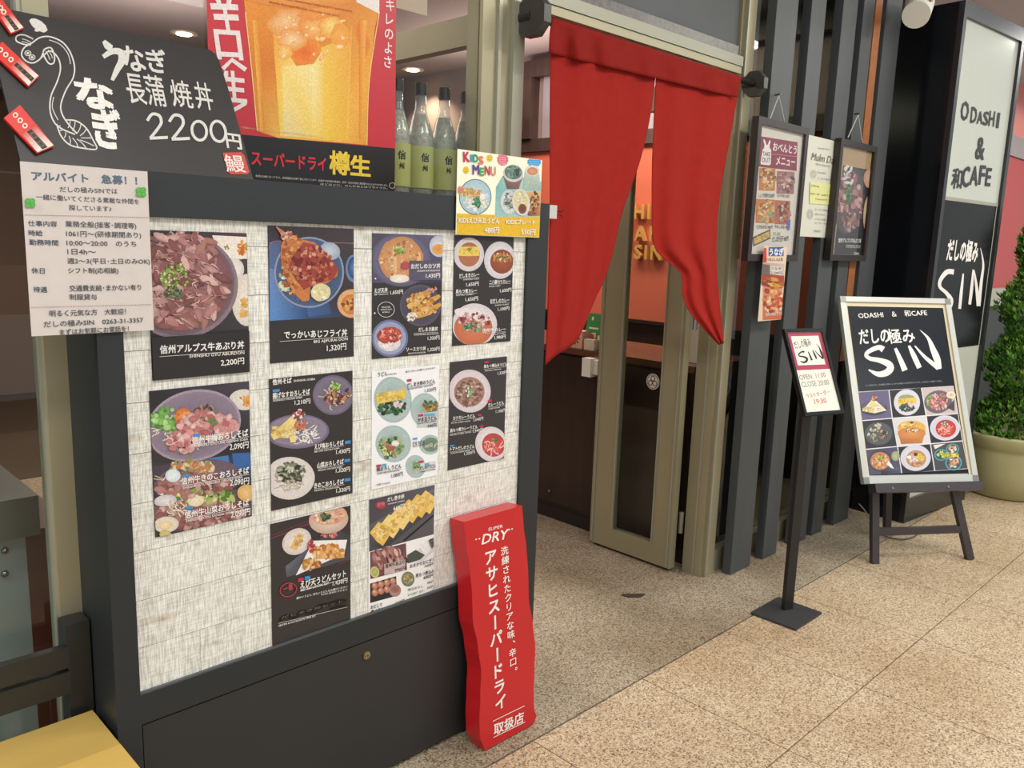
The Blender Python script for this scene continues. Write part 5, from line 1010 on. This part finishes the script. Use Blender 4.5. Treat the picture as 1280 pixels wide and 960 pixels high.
k = BC.ink(); k.poly([(1112, 765), (1205, 762), (1222, 780), (1246, 862), (1235, 872), (1150, 872), (1135, 855)], 'c8473c'); k.out('red_seal', cbz); k = BC.ink(); k.text('鰻', (1132, 852), (1228, 856), 'eee0d4', 76, .01); k.out('lettering', cbz, label='white character on the red seal')
# red and white paper strips on its left edge
SG_ = 'paper strips at the chalkboard edge'
def strip(q, label):
    SP = PL((0.43, 1.722, 1.562), (1, 0, 0), (0, math.sin(cL), math.cos(cL))); SP.O = SP.O+SP.N*0.004
    a = [SP.uv(*p) for p in q]; ctr = (sum(x[0] for x in a)/4, sum(x[1] for x in a)/4)
    SP.O = SP.O+SP.U*ctr[0]+SP.V*ctr[1]; a = [(x[0]-ctr[0], x[1]-ctr[1]) for x in a]
    o = slab('paper_strip', SP, mat('strip_red', 'd2281e', 0.35), 0, 1, 0, 1, 0.0, 0.006, pts=a[::-1], bev=0.0008); tag(o, label, 'strip', SG_)
    k = Ink(SP, (0, 0, 1), d=0.0064); L = lambda s, t: tuple((q[0][i]*(1-s)+q[1][i]*s)*(1-t)+(q[3][i]*(1-s)+q[2][i]*s)*t for i in (0, 1))
    k.poly([L(.1, .45), L(.9, .45), L(.98, .98), L(.02, .98)], ['d2281e', 'd2281e', 'f2e8da', 'f2e8da']); k.poly([L(.36, .5), L(.64, .5), L(.66, .97), L(.34, .97)], '241c18')
    for t in (.56, .78): k.poly([L(.39, t), L(.61, t), L(.61, t+.14), L(.39, t+.14)], '6a5a3c'); k.poly([L(.43, t+.03), L(.57, t+.03), L(.57, t+.11), L(.43, t+.11)], '2c241e')
    for t in (.1, .24, .38): c_ = L(.5, t); k.ell(c_[0], c_[1], 3.4, 3.4, 'e8dcc8'); k.ell(c_[0], c_[1], 1.6, 1.8, 'b83028')
    k.out('strip_print', o)
strip([(4, 149), (24, 133), (67, 184), (46, 193)], 'lowest red and white paper strip, below the chalk eel')
strip([(-12, 66), (2, 54), (48, 97), (35, 110)], 'middle red and white paper strip, beside the eel head')
strip([(-16, 4), (2, 2), (29, 37), (13, 44)], 'topmost red and white paper strip, cut by the photo corner')
# ---- beer poster
YB = 1.868; bp0 = PL((0.863, YB, 1.562)); BP = bp0; BWd = 0.515
o = slab('beer_poster', BP, mat('poster_red', 'bf2430', 0.35, var=0.03, vscale=40), 0, BWd, 0.0, 0.74, 0.0, 0.0008); tag(o, 'red beer poster showing a full amber glass, behind the chalkboard', 'poster')
BP.box = (0.0005, BWd-0.0005, 0.0005, 0.7395); BP.t = 0.0008; BB = Book(o, BP, (240, 0, 4.0), 30)
k = BB.ink(); k.poly([(60, 655), (1035, 745), (1035, 1010), (60, 1010)], '181416'); k.out('black_band', o)
k = BB.ink()
k.poly([(250, -80), (930, -80), (935, 60), (915, 130), (885, 400), (872, 725), (760, 715), (430, 690), (325, 655), (300, 380), (265, 60)], ['e8942c', 'e08a24', 'd87c1c', 'e89430', 'f0a83c', 'e89c34', 'f0b448', 'f2b850', 'e08c28', 'd87c20', 'e8902c'])
k.poly([(400, 120), (520, 330), (760, 300), (800, 120), (780, 700), (440, 680)], ['f0a030', 'f6d878', 'f8dc74', 'eca038', 'f4c040', 'f8d860'])
k.poly([(450, 330), (600, 330), (620, 690), (460, 680)], ['f6d880', 'f8e4a0', 'f4d060', 'f2dca0']); k.poly([(640, 240), (790, 180), (770, 705), (640, 700)], ['f4c850', 'eca840', 'f0b83c', 'f6cc50'])
k.poly([(600, 330), (660, 240), (660, 700), (600, 690)], ['f8e8a8', 'f4cc60', 'f4c848', 'f6d870'])
for cx, cy, rx, ry, a, b in ((470, 110, 90, 70, 'f4c890', 'e89a48'), (540, 230, 100, 80, 'ec7420', 'ee9634'), (610, 140, 80, 70, 'f6c070', 'ea8c34'), (560, 260, 70, 55, 'e86414', 'ee8a2c'), (500, 200, 70, 60, 'f8d8a4', 'ec9840'), (690, 130, 60, 60, 'f8dc80', 'eca03c'), (740, 180, 50, 60, 'f2b048', 'ee9c38'), (850, 190, 30, 90, 'd8600c', 'ea8c2c'), (460, 260, 40, 40, 'f8d080', 'f0a848'), (640, 60, 110, 40, 'f09a40', 'e89038')): k.ell(cx, cy, rx, ry, a, b, k.rnd.uniform(-20, 20), 18, .12)
for _ in range(26): k.ell(k.rnd.uniform(430, 760), k.rnd.uniform(60, 290), k.rnd.uniform(8, 22), k.rnd.uniform(5, 14), 'fbe4b4', k.rnd.choice(['f2a850', 'ee9038', 'f4b860']), k.rnd.uniform(0, 180), 9, .2)
k.poly([(300, 100), (330, 100), (362, 650), (340, 655)], ['f4b048', 'e08c28', 'e48c28', 'f6bc58']); k.poly([(835, 100), (870, 100), (850, 700), (836, 700)], ['e08424', 'f4b048', 'f0a83c', 'e49030'])
k.ell(560, -30, 330, 70, 'f4a850', 'e08830'); k.stroke([(265, 60), (300, 380), (325, 655)], 5, 'f8d088'); k.stroke([(935, 60), (885, 400), (873, 725)], 5, 'f8c878'); k.poly([(820, -80), (935, -80), (935, 70), (820, 10)], 'efe4dc'); k.out('beer_photo', o)
k = BB.ink(); wt = 'f0e2de'
for t, a, b, h in (('辛', (112, 128), (240, 132), 190), ('口', (128, 282), (250, 288), 128),): k.text(t, a, b, wt, h, .05)
k.stroke([(152, 345), (198, 300), (268, 350)], 22, wt, sm=0); k.text('生', (152, 495), (270, 505), wt, 140, .05); k.stroke([(200, 555), (268, 515)], 20, wt, sm=0); k.out('lettering', o, label='white vertical characters on the left')
k = BB.ink(); k.vtext('キレのよさ', (990, -10), (975, 345), 50, wt, .02, 1.0); k.out('lettering', o, label='white vertical characters on the right')
k = BB.ink(); k.text('スーパードライ', (296, 820), (668, 852), 'e02f38', 66, .035); k.text('樽', (688, 858), (785, 866), 'f0cc3c', 104, .05); k.text('生', (792, 868), (888, 876), 'f0cc3c', 92, .05); k.out('lettering', o, label='red and yellow name on the black band')
k = BB.ink(); k.text('飲酒は20歳になってから。飲酒運転は法律で禁止されています。妊娠中や授乳期の飲酒は、胎児・乳児の発育に悪影響を与えるおそれがあります。', (316, 884), (976, 932), 'd8d0c8', 11, .0); k.text('ほどほどに。のんだあとはリサイクル。', (640, 925), (976, 946), 'd8d0c8', 10, .0)
k.text('＊写真はイメージです。グラスに注いだ状態の色・泡は実際と異なる場合があります。', (240, 640), (660, 690), 'f4c8a0', 9, .0); k.text('BREWED FROM SELECTED YEAST WITH UNIQUE FINE TASTE', (385, 15), (730, 85), 'a8481c', 9, .01); k.text('AND REFRESHING SUPER QUALITY BEER FLAVOR', (470, 2), (800, 62), 'a8481c', 9, .01); k.ring(998, 928, 14, 14, 2, 'd8d0c8'); k.out('lettering', o, label='small print lines')
# paper behind the glass at the top
p0 = on(505, 18, 1, 1.93); q0 = on(534, 20, 1, 1.93); PW = PL((q0.x-0.30, 1.93, q0.z)); o = slab('pale_paper', PW, mat('pink_paper', 'e8c8b8', 0.7), 0, 0.30, 0, 0.40, -0.001, 0); tag(o, 'pale pinkish paper hanging behind the glass right of the beer poster', 'paper')

# ---- hanging frames on the slats
fw = mat('frame_brown', '241a15', 0.4, var=0.2, vscale=14); fm = mat('mount_grey', 'd2cdc2', 0.5)
def hung(c, label, mount, apex, ends, fr_w=0.028):
    p0 = PL((0, 1.750, 0)); q = [p0.uv(*k) for k in c]; x0 = (q[0][0]+q[3][0])/2; x1 = (q[1][0]+q[2][0])/2; z1 = (q[0][1]+q[1][1])/2; z0 = (q[2][1]+q[3][1])/2
    pl = PL((x0, 1.750, z0)); w_, h_ = x1-x0, z1-z0; e = tag(empty('picture_frame', (0, 0, 0)), label, 'frame'); e.matrix_world = pl.M
    for a in ((0, fr_w, 0, h_), (w_-fr_w, w_, 0, h_), (fr_w, w_-fr_w, 0, fr_w), (fr_w, w_-fr_w, h_-fr_w, h_)): slab('frame_bar', pl, fw, *a, -0.026, 0.004, e, bev=0.003)
    mo = slab('mount', pl, mount, fr_w, w_-fr_w, fr_w, h_-fr_w, -0.02, -0.010, e)
    bm = bmesh.new(); A = pl.uv(*apex)
    for k in ends: b = pl.uv(*k); tube(bm, (A[0], A[1], -0.012), (b[0], b[1], -0.016), 0.0022, n=6)
    fin(bm, 'hanging_cord', mat('cord_grey', 'b8b4aa', 0.5), e, True)
    bm = bmesh.new(); tube(bm, (A[0], A[1]+0.004, -0.03), (A[0], A[1]+0.004, -0.004), 0.004, n=8); fin(bm, 'nail', mat('bolt_steel'), e, True)
    g = slab('glazing', pl, glass_mat('frame_glass', 'fafafa'), fr_w, w_-fr_w, fr_w, h_-fr_w, -0.001, 0.0, e)
    pl.box = (fr_w+.001, w_-fr_w-.001, fr_w+.001, h_-fr_w-.001); pl.t = -0.0098; return e, mo, pl
e, mo, pl = hung([(946, 147), (1010, 158), (997, 326), (935, 327)], 'brown-framed lunch box menu, the left of two hung on the slats', fm, (977, 119), ((966, 151), (986, 156)))
BH = Book(mo, pl, (930, 140, 5.053), 40)
k = BH.ink(); k.poly([(118, 152), (352, 190), (345, 372), (105, 345)], '8c2440'); k.stroke([(190, 265), (350, 282)], 2, 'd8b0b8', sm=0)
k.poly([(132, 235), (150, 218), (172, 220), (186, 240), (182, 330), (172, 336), (122, 330), (118, 318)], CR); k.ell(146, 195, 6, 26, CR, CR, -16); k.ell(172, 200, 6, 24, CR, CR, 16); k.ell(158, 218, 18, 12, CR); k.out('title_panel', mo)
BH.words([('おべんとう', (196, 240), (344, 262), CR, 50, .03), ('メニュー', (216, 330), (334, 340), CR, 50, .03), ('TAKE', (130, 275), (178, 280), '5c2030', 26, .03), ('OUT', (126, 316), (178, 320), '5c2030', 30, .03)])
for (x0, y0, x1, y1, pal) in ((110, 352, 212, 498, FRY+['8a5a30']), (222, 372, 332, 518, MEAT+['6a3c38']), (90, 548, 208, 704, FRY+['e8b04c', '8cb0a0']), (210, 556, 305, 712, ['8a3c34', 'b86a50', '6a2c28', 'c88a6c'])):
    BH.dish(lambda k: (k.poly([(x0, y0), (x1, y0+6), (x1-4, y1), (x0-4, y1-4)], pal[1]), k.scat((x0+x1)/2, (y0+y1)/2, (x1-x0)*.44, (y1-y0)*.44, 70, pal, (6, 15)), k.scat((x0+x1)/2, (y0+y1)/2, (x1-x0)*.3, (y1-y0)*.3, 6, ['eadfc8'], (4, 8))))
BH.dish(lambda k: (k.poly([(70, 790), (178, 740), (180, 800), (72, 850)], '4a463c'), k.poly([(76, 800), (172, 752), (176, 790), (80, 838)], 'd8b45c'), k.scat(125, 795, 44, 16, 16, ['e6c878', 'c89c44'], (5, 12))))
BH.words([('しょうが焼弁当 880円', (102, 536), (204, 540), INK, 26, .01), ('あぶり弁当 1,200円', (222, 534), (298, 542), INK, 20, .01), ('えび天弁当 980円', (88, 734), (192, 738), INK, 22, .01), ('牛めし弁当 990円', (206, 734), (300, 738), INK, 22, .01), ('だしまき', (196, 778), (240, 780), INK, 20, .01), ('だしまき玉子 660円', (190, 818), (292, 812), INK, 30, .02), ('ご注文はスタッフまで', (190, 852), (286, 856), '6a6a68', 8, .0)])
k = BH.ink(); k.poly([(284, 690), (306, 680), (300, 745), (284, 748)], '4a6cc0'); k.out('blue_tab', mo)
e, mo, pl = hung([(1048, 175), (1098, 181), (1080, 325), (1039, 327)], 'brown-framed beef bowl photo, the right of two hung on the slats', mat('mount_kraft', 'a88e68', 0.6), (1076, 143), ((1064, 172), (1082, 178)))
BH2 = Book(mo, pl, (930, 140, 5.053), 44)
def f(k):
    k.poly([(640, 338), (810, 365), (762, 925), (578, 925)], '2a282a'); k.ell(680, 560, 92, 215, '6c5c5e', '4a4244', 8, 32); k.scat(680, 560, 78, 190, 160, MEAT+['6a4a4c', '8a7470'], (8, 20), 1.8, 80); k.scat(672, 520, 22, 70, 34, ['4c7a44', '74a060', '345c34'], (6, 12)); k.ell(800, 420, 34, 60, 'd8b8a0', 'c89880'); k.ell(790, 640, 26, 110, 'd8c8a8', 'c0a880', 4)
    k.scat(670, 400, 40, 60, 16, ['e8e8e6'], (4, 12), 3)
BH2.dish(f)
BH2.words([('信州アルプス牛あぶり丼', (606, 822), (748, 826), CR, 26, .03), ('SHINSHU GYU', (654, 850), (744, 852), CR, 10), ('-', (654, 856), (744, 858), 1.5, CR), ('SIN', (704, 906), (734, 908), CR, 20, .02)])
# ---- Mother's day style paper and eel flyer
p0 = PL((0, 1.784, 0)); q = [p0.uv(*k) for k in ((1009, 169), (1049, 177), (1038, 297), (1000, 296))]; x0, x1, z0, z1 = (q[0][0]+q[3][0])/2, (q[1][0]+q[2][0])/2, (q[2][1]+q[3][1])/2, (q[0][1]+q[1][1])/2
pl = PL((x0, 1.784, z0)); bm = bmesh.new(); n = 10; top = []
for i in range(n+1):
    t = i/n; d = 0.002*math.sin(3*t)+0.0014*math.sin(9*t); top.append([bm.verts.new(((x1-x0)*s, (z1-z0)*t, d*(0.4+0.6*s)+0.001)) for s in (0, .33, .66, 1)])
for i in range(n):
    for j in range(3): bm.faces.new((top[i][j], top[i][j+1], top[i+1][j+1], top[i+1][j]))
o = fin(bm, 'white_flyer', mat('flyer_white', 'c9cabc', 0.6), None, True, smooth=True); o.matrix_world = pl.M; tag(o, 'white script-lettered flyer with a yellow box, between the two hung frames', 'flyer')
pl.box = None; pl.t = 0.004; BF = Book(o, pl, (930, 140, 5.053), 46); gy = '6c6c62'
k = BF.ink(); k.d = .0046; k.poly([(412, 440), (556, 458), (545, 588), (408, 578)], 'dfe09a'); k.out('yellow_box', o)
k = BF.ink(); k.d = .0050; k.text('Mulm Day', (418, 302), (572, 330), gy, 46, .0, shear=.3); 
for t, a, b in (('Special Menu', (462, 232), (534, 242)), ('SPRING SELECTION', (446, 334), (536, 350)), ('Smoothie', (458, 385), (512, 392)), ('だしまき 青じそ', (458, 422), (544, 434)), ('DRINK', (416, 470), (470, 478)), ('昆布茶・煎茶', (412, 520), (470, 526)), ('抹茶ラテ', (482, 530), (540, 534)), ('Dessert', (446, 555), (520, 560)), ('だしプリン抹茶白玉', (442, 620), (536, 628)), ('黒みつきなこ', (442, 650), (506, 656)), ('いちご大福', (442, 680), (508, 686)), ('コーヒー付き', (440, 704), (524, 710)), ('数量限定', (436, 756), (476, 758))): k.text(t, a, b, gy, 11, .0)
for cx, cy, rx, ry in ((432, 392, 16, 26), (412, 645, 16, 30)): k.ring(cx, cy, rx, ry, 2, '8a8a80'); k.ring(cx, cy, rx*.5, ry*.6, 2, '8a8a80')
k.out('lettering', o)
p0 = PL((0, 1.735, 0)); q = [p0.uv(*k) for k in ((949, 308), (979, 307), (981, 400), (953, 400))]; x0, x1, z0, z1 = (q[0][0]+q[3][0])/2, (q[1][0]+q[2][0])/2, (q[2][1]+q[3][1])/2, (q[0][1]+q[1][1])/2
pl = PL((x0, 1.735, z0), (1, 0, 0)); o = slab('eel_flyer', pl, mat('flyer_cream', 'd8c0a8', 0.4), 0, x1-x0, 0, z1-z0, 0, .0008); tag(o, 'small orange eel dish flyer hanging below the left frame', 'flyer')
pl.box = (.0005, x1-x0-.0005, .0005, z1-z0-.0005); pl.t = .0008; BE = Book(o, pl, (930, 300, 4.0), 48)
def f(k):
    k.poly([(80, 110), (200, 120), (204, 398), (92, 400)], ['b8a090', 'c8b8a8', 'c85c34', 'd06a3c']); k.poly([(82, 165), (200, 178), (200, 230), (84, 215)], 'a83c28'); k.scat(145, 215, 52, 26, 34, ['d89a40', 'b85c28', 'e8b458', '8a3420'], (6, 15), 2.4, 10); k.scat(148, 300, 50, 64, 90, ['c85c30', 'e08c48', 'b03c24', 'e8b07c', 'f0d0b0'], (6, 15), 1.6); k.poly([(82, 120), (126, 124), (126, 178), (84, 172)], '6a6058'); k.poly([(130, 130), (188, 134), (188, 178), (130, 172)], 'd8d0c4')
BE.dish(f)
k = BE.ink(); k.poly([(122, 36), (196, 34), (196, 80), (122, 80)], '34589c'); k.poly([(82, 40), (110, 38), (112, 110), (84, 112)], 'c83c34'); k.out('print_panel', o)
BE.words([('うなぎ', (124, 76), (194, 74), CR, 34, .04), ('ひつまぶしも人気', (100, 104), (192, 104), '3c3c40', 14, .01), ('うなぎ', (132, 148), (184, 150), INK, 14, .01), ('2,200円', (132, 170), (184, 172), INK, 14, .01), ('信州の味をどうぞ', (104, 380), (190, 374), CR, 16, .01)])

# ---- brush logo used on three signs
def brush_sin(k, P, c):                  # P maps logo units (0..10, 0..6, y down) to crop pixels
    def S(pts, w): k.stroke([P(*p) for p in pts], w, c, sm=7)
    u = abs(P(1, 0)[0]-P(0, 0)[0])
    S([(2.75, 1.05), (2.3, 0.75), (1.5, 0.95), (0.75, 1.35), (0.55, 1.75), (1.0, 2.15), (2.0, 2.4), (3.0, 2.9), (3.15, 3.5), (2.5, 4.05), (1.5, 4.15), (0.5, 3.55)], [u*.75, u*.6, u*.55, u*.5, u*.45, u*.5, u*.6, u*.8, u*.85, u*.8, u*.6, u*.15])
    S([(4.2, .95), (4.5, 2.2), (4.85, 3.85)], [u*.35, u*.55, u*.7]); S([(5.9, .7), (6.25, 2.0), (6.65, 3.6)], [u*.3, u*.6, u*.6])
    S([(6.6, .75), (7.6, 2.3), (8.95, 3.75)], [u*.15, u*.4, u*.6]); S([(9.1, 3.85), (8.98, 2.6), (8.72, 1.35), (8.4, -.1), (7.6, -1.25)], [u*.4, u*.8, u*.7, u*.35, u*.05])
# easel poster
EP.box = (.041, EW-.041, .041, EH-.047); EP.t = 0.0
for_ = ep; BS = Book(ep, EP, (1020, 350, 6.4), 60)
BS.words([('ODASHI　＆　和CAFE', (342, 305), (890, 280), CR, 44, .02)])
k = BS.ink()
k.text('だしの', (350, 505), (590, 492), CR, 104, .03, shear=.1); k.text('極み', (585, 500), (795, 490), CR, 104, .022); k.out('lettering', ep, label='white brush-written shop name')
k = BS.ink(); brush_sin(k, lambda x, y: (345+x*66+y*12, 500+y*62-x*3), CR); k.out('brush_letters', ep, label='large white brush strokes reading SIN')
BS.words([('だしの極みSINでは、信州の素材と天然だしにこだわった料理を心を込めてお作りしています。どうぞごゆっくりお過ごしください。', (400, 850), (1010, 812), 'b8bcc0', 12, .0)])
Gp = [(135, 135), (420, 120), (698, 98), (970, 84)]; rowsE = [[(138, 135), (418, 118), (696, 98), (972, 84)], [(172, 382), (448, 362), (738, 340), (1012, 322)], [(208, 628), (492, 604), (774, 580), (1052, 556)], [(246, 872), (530, 838), (812, 816), (1098, 796)]]
BG_ = Book(ep, EP, (1050, 470, 6.856), 62)
k = BG_.ink(); k.poly([rowsE[0][0], rowsE[0][3], rowsE[3][3], rowsE[3][0]], 'e4e2e0'); k.out('photo_grid', ep)
def cell(r, c, base, fn):
    a, b, d, e_ = rowsE[r][c], rowsE[r][c+1], rowsE[r+1][c+1], rowsE[r+1][c]
    q = [(a[0]+5, a[1]+5), (b[0]-3, b[1]+4), (d[0]-5, d[1]-4), (e_[0]+4, e_[1]-4)]; cx, cy = sum(p[0] for p in q)/4, sum(p[1] for p in q)/4
    BG_.nd = 1; k = BG_.ink(True); k.poly(q, base)
    def fan(kk): fn(kk, cx, cy)
    fan(k); k.out('dish_photo', ep)
cell(0, 0, '6a6484', lambda k, x, y: (k.ell(x-8, y+28, 118, 62, '3c3848', '4a4658', 0), k.ell(x-8, y+16, 108, 50, '7c7890', '5c586c'), k.poly([(x-105, y+50), (x-10, y-60), (x+105, y+45), (x, y+70)], 'ece6d0'), k.noodles(x, y+25, 80, 34, 40, NOO, 5, 30), k.stroke([(x-20, y+66), (x-12, y-10), (x-5, y-50)], [34, 34, 22], 'ecd488'), k.scat(x, y-60, 18, 26, 18, ['c86c58', 'e8a888', '7c4438'], (5, 9)), k.scat(x-50, y+40, 50, 20, 24, ['e8dc98', 'c8bc70'], (5, 10))))
cell(0, 1, '2c2c30', lambda k, x, y: (bowl(k, x-2, y-4, 112, 112, 'd4d2e0', 'b8b8c4', 0, 'd8d8e0'), k.ell(x-4, y-40, 70, 30, '98a070'), k.poly([(x-82, y-32), (x+78, y-46), (x+80, y+8), (x-78, y+16)], 'ecc850'), k.scat(x, y-16, 66, 20, 20, ['f4d870', 'dcb03c'], (6, 14)), k.scat(x-5, y+42, 60, 32, 50, ['3c4c40', '2c3834', '5c6c50', '486050'], (6, 13)), k.scat(x+30, y+16, 26, 16, 10, ['ecd4dc'], (7, 12))))
cell(0, 2, 'c8b8b8', lambda k, x, y: (k.ell(x-15, y+10, 120, 98, '5c5458', '6c6468', -10), k.scat(x-75, y, 36, 40, 30, ['8cc060', '6ca048', 'b4d888'], (8, 15)), k.scat(x-10, y+10, 80, 66, 100, MEATP+['b86c68', '8c4c4c'], (7, 16)), k.noodles(x+5, y-30, 50, 24, 20, ['5c5048', '8c8068'], 3, 26), k.ell(x+95, y-48, 40, 30, 'd8a850', 'f0e8dc'), k.poly([(x+60, y+60), (x+125, y-10), (x+125, y+90)], '4c444c')))
cell(1, 0, '34363c', lambda k, x, y: (k.ell(x, y, 120, 100, '6c7074', '54585c'), k.ell(x, y, 108, 90, '4c5054', '5c6064'), k.scat(x-30, y+5, 56, 62, 70, ['8c9080', 'b0b098', '5c6458', 'd8d4c0', '6c604c'], (6, 14)), k.scat(x+38, y+10, 40, 36, 40, ['6c5c54', '8c7868', '4c4040', 'b8a890'], (6, 14)), k.scat(x, y-65, 30, 20, 20, ['a8b890', 'e8c8b8', 'd8dcc8'], (6, 11))))
cell(1, 1, 'd8d4d8', lambda k, x, y: (k.poly([(x-120, y), (x+122, y-10), (x+90, y+105), (x-90, y+112)], ['c88c50', 'd8a064', 'b87840', 'b06c38']), k.ell(x, y-30, 120, 58, 'ecc468', 'dca848'), k.scat(x, y-45, 96, 28, 50, ['f0d070', 'e8bc58', 'f4dc8c', 'dca84c'], (7, 16)), k.ell(x, y+20, 120, 52, 'd8965c', 'c88048'), k.scat(x+5, y-5, 60, 14, 22, ['5c6c34', 'f4e8c0'], (4, 8)), k.ell(x, y-72, 16, 10, '4c5c40')))
cell(1, 2, '2e2e34', lambda k, x, y: (bowl(k, x+5, y-5, 128, 108, 'd4d0dc', 'e4e0e8', 0, 'c8c4d0'), k.ell(x+12, y, 88, 76, 'cc5248', 'b83c38'), k.noodles(x+12, y+5, 62, 52, 34, ['ec948c', 'd85c50', 'f4b8ac'], 7, 44), k.scat(x+5, y-40, 26, 22, 22, ['5c6c58', '84947c', 'f0ece4'], (5, 10))))
cell(2, 0, '54546c', lambda k, x, y: (k.ell(x-25, y-10, 108, 92, '6c6a88', '48465c'), k.ell(x-25, y-8, 84, 76, 'd89c68', 'c88450'), k.scat(x-25, y-5, 70, 62, 60, ['e8b484', 'cc8c58', 'f0cca0', 'c07844'], (6, 15), 2, 80), k.scat(x-25, y-30, 26, 16, 16, GRN, (5, 9)), k.ell(x+105, y-50, 36, 42, 'b8bc9c', '9ca07c'), k.poly([(x+45, y-10), (x+70, y+20), (x+95, y+62), (x+60, y+48), (x+30, y+20)], 'f0eeea'), k.poly([(x-20, y+80), (x+120, y+50), (x+125, y+85), (x-10, y+110)], ['34384c', '5c7090', '4c4c5c', '2c2c3c'])))
cell(2, 1, '2c2c30', lambda k, x, y: (bowl(k, x-5, y-8, 130, 112, 'd0cede', 'e2e0ea', 0, 'd0cedc'), k.ell(x, y, 86, 74, 'cca474', 'b88c5c'), k.scat(x-28, y-10, 34, 38, 22, ['f4f0ec', 'e8d0cc', 'd8b8b4'], (10, 18)), k.scat(x+38, y-14, 32, 22, 20, ['ecc45c', 'f4d87c'], (8, 16)), k.ell(x-5, y-38, 18, 16, '4c4438'), k.scat(x, y+45, 46, 18, 22, ['dcb888', 'a87c50'], (6, 11))))
cell(2, 2, '4c4a50', lambda k, x, y: (k.poly([(x-135, y-95), (x-30, y-108), (x-120, y-60)], 'e0dcd8'), [ (k.ell(x+dx, y+dy, rx, ry, '4c8c98', '5ca0ac'), k.ell(x+dx, y+dy, rx*.84, ry*.84, '2c4c58', '34586a'), k.scat(x+dx, y+dy, rx*.6, ry*.6, 26, pal, (6, 13))) for dx, dy, rx, ry, pal in ((-68, -12, 58, 50, ['c8d460', 'e8e08c', '8cb048']), (30, -62, 56, 46, ['f0e8dc', 'd8b88c', 'c89060']), (38, 56, 72, 66, ['f0ece4', 'd0946c', 'b87450', 'e8c8a8'])) ], k.scat(x+20, y-8, 70, 22, 40, ['f0d058', 'e8bc3c', 'f8e48c', '8cac48'], (5, 12))))
# hours card
HP.box = (.013, HW-.013, .015, HH-.015); HP.t = -.002; BO = Book(hc, HP, (930, 300, 4.0), 70)
k = BO.ink(); t0 = HH-.0145; k.rect(.012, HH*.52, HW-.012, t0, 'a8304c'); k.rect(.030, HH*.575, HW-.030, HH*.915, 'e8e4d8'); k.out('red_panel', hc)
k = BO.ink(); k.text('だしの極み', (258, 542), (340, 524), '1c1c1c', 34, .015); brush_sin(k, lambda x, y: (262+x*13.6+y*3.4, 549+y*15.5-x*1.6), '141414'); k.out('brush_letters', hc, label='black brush shop name on cream')
BO.words([('OPEN  11:00', (282, 700), (412, 684), '8a8478', 24, .0), ('CLOSE 20:00', (292, 736), (430, 722), '8a8478', 26, .0), ('ラストオーダー', (316, 790), (432, 768), 'c05048', 22, .0), ('19:30', (356, 820), (416, 814), 'c05048', 24, .0)])
# sign pillar lettering
SG.box = None; SG.t = 0.001; k = Ink(SG, (1130, 0, 3.693), d=.0035, seed=80); c = '3a3c3a'
for ch_, a, b, h in (('O', (258, 552), (292, 556), 84), ('D', (304, 565), (330, 568), 70), ('A', (334, 570), (358, 573), 56), ('S', (362, 576), (384, 578), 60), ('H', (388, 580), (412, 583), 66), ('I', (424, 588), (432, 590), 66), ('&', (326, 730), (364, 736), 96), ('和', (216, 860), (262, 866), 84), ('C', (264, 860), (294, 862), 90), ('A', (300, 852), (334, 856), 84), ('F', (342, 850), (366, 852), 84), ('E', (372, 856), (394, 858), 78)): k.text(ch_, a, b, c, h, .03)
k.out('lettering', sp, mat('letter_chrome', '2c2e2d', 0.2, metal=0.4), label='dark metallic letters on the frosted panel')
k = Ink(SG, (1150, 240, 4.0), d=.0045, seed=81); k.text('だしの極み', (128, 332), (280, 342), CR, 96, .05)
k.stroke([(165, 400), (130, 400), (98, 440), (96, 475), (128, 505), (150, 540), (140, 580), (120, 600)], [26, 24, 18, 16, 18, 24, 22, 4], CR); k.stroke([(212, 408), (202, 500), (194, 584)], [8, 15, 14], CR); k.stroke([(262, 388), (254, 480), (244, 562)], [8, 15, 14], CR); k.stroke([(266, 392), (278, 470), (288, 570)], [6, 14, 18], CR); k.stroke([(290, 570), (302, 450), (312, 360), (298, 280)], [16, 14, 10, 2], CR)
k.out('brush_letters', sp, label='white brush lettering on the black graphic')
bpy.context.view_layer.update()
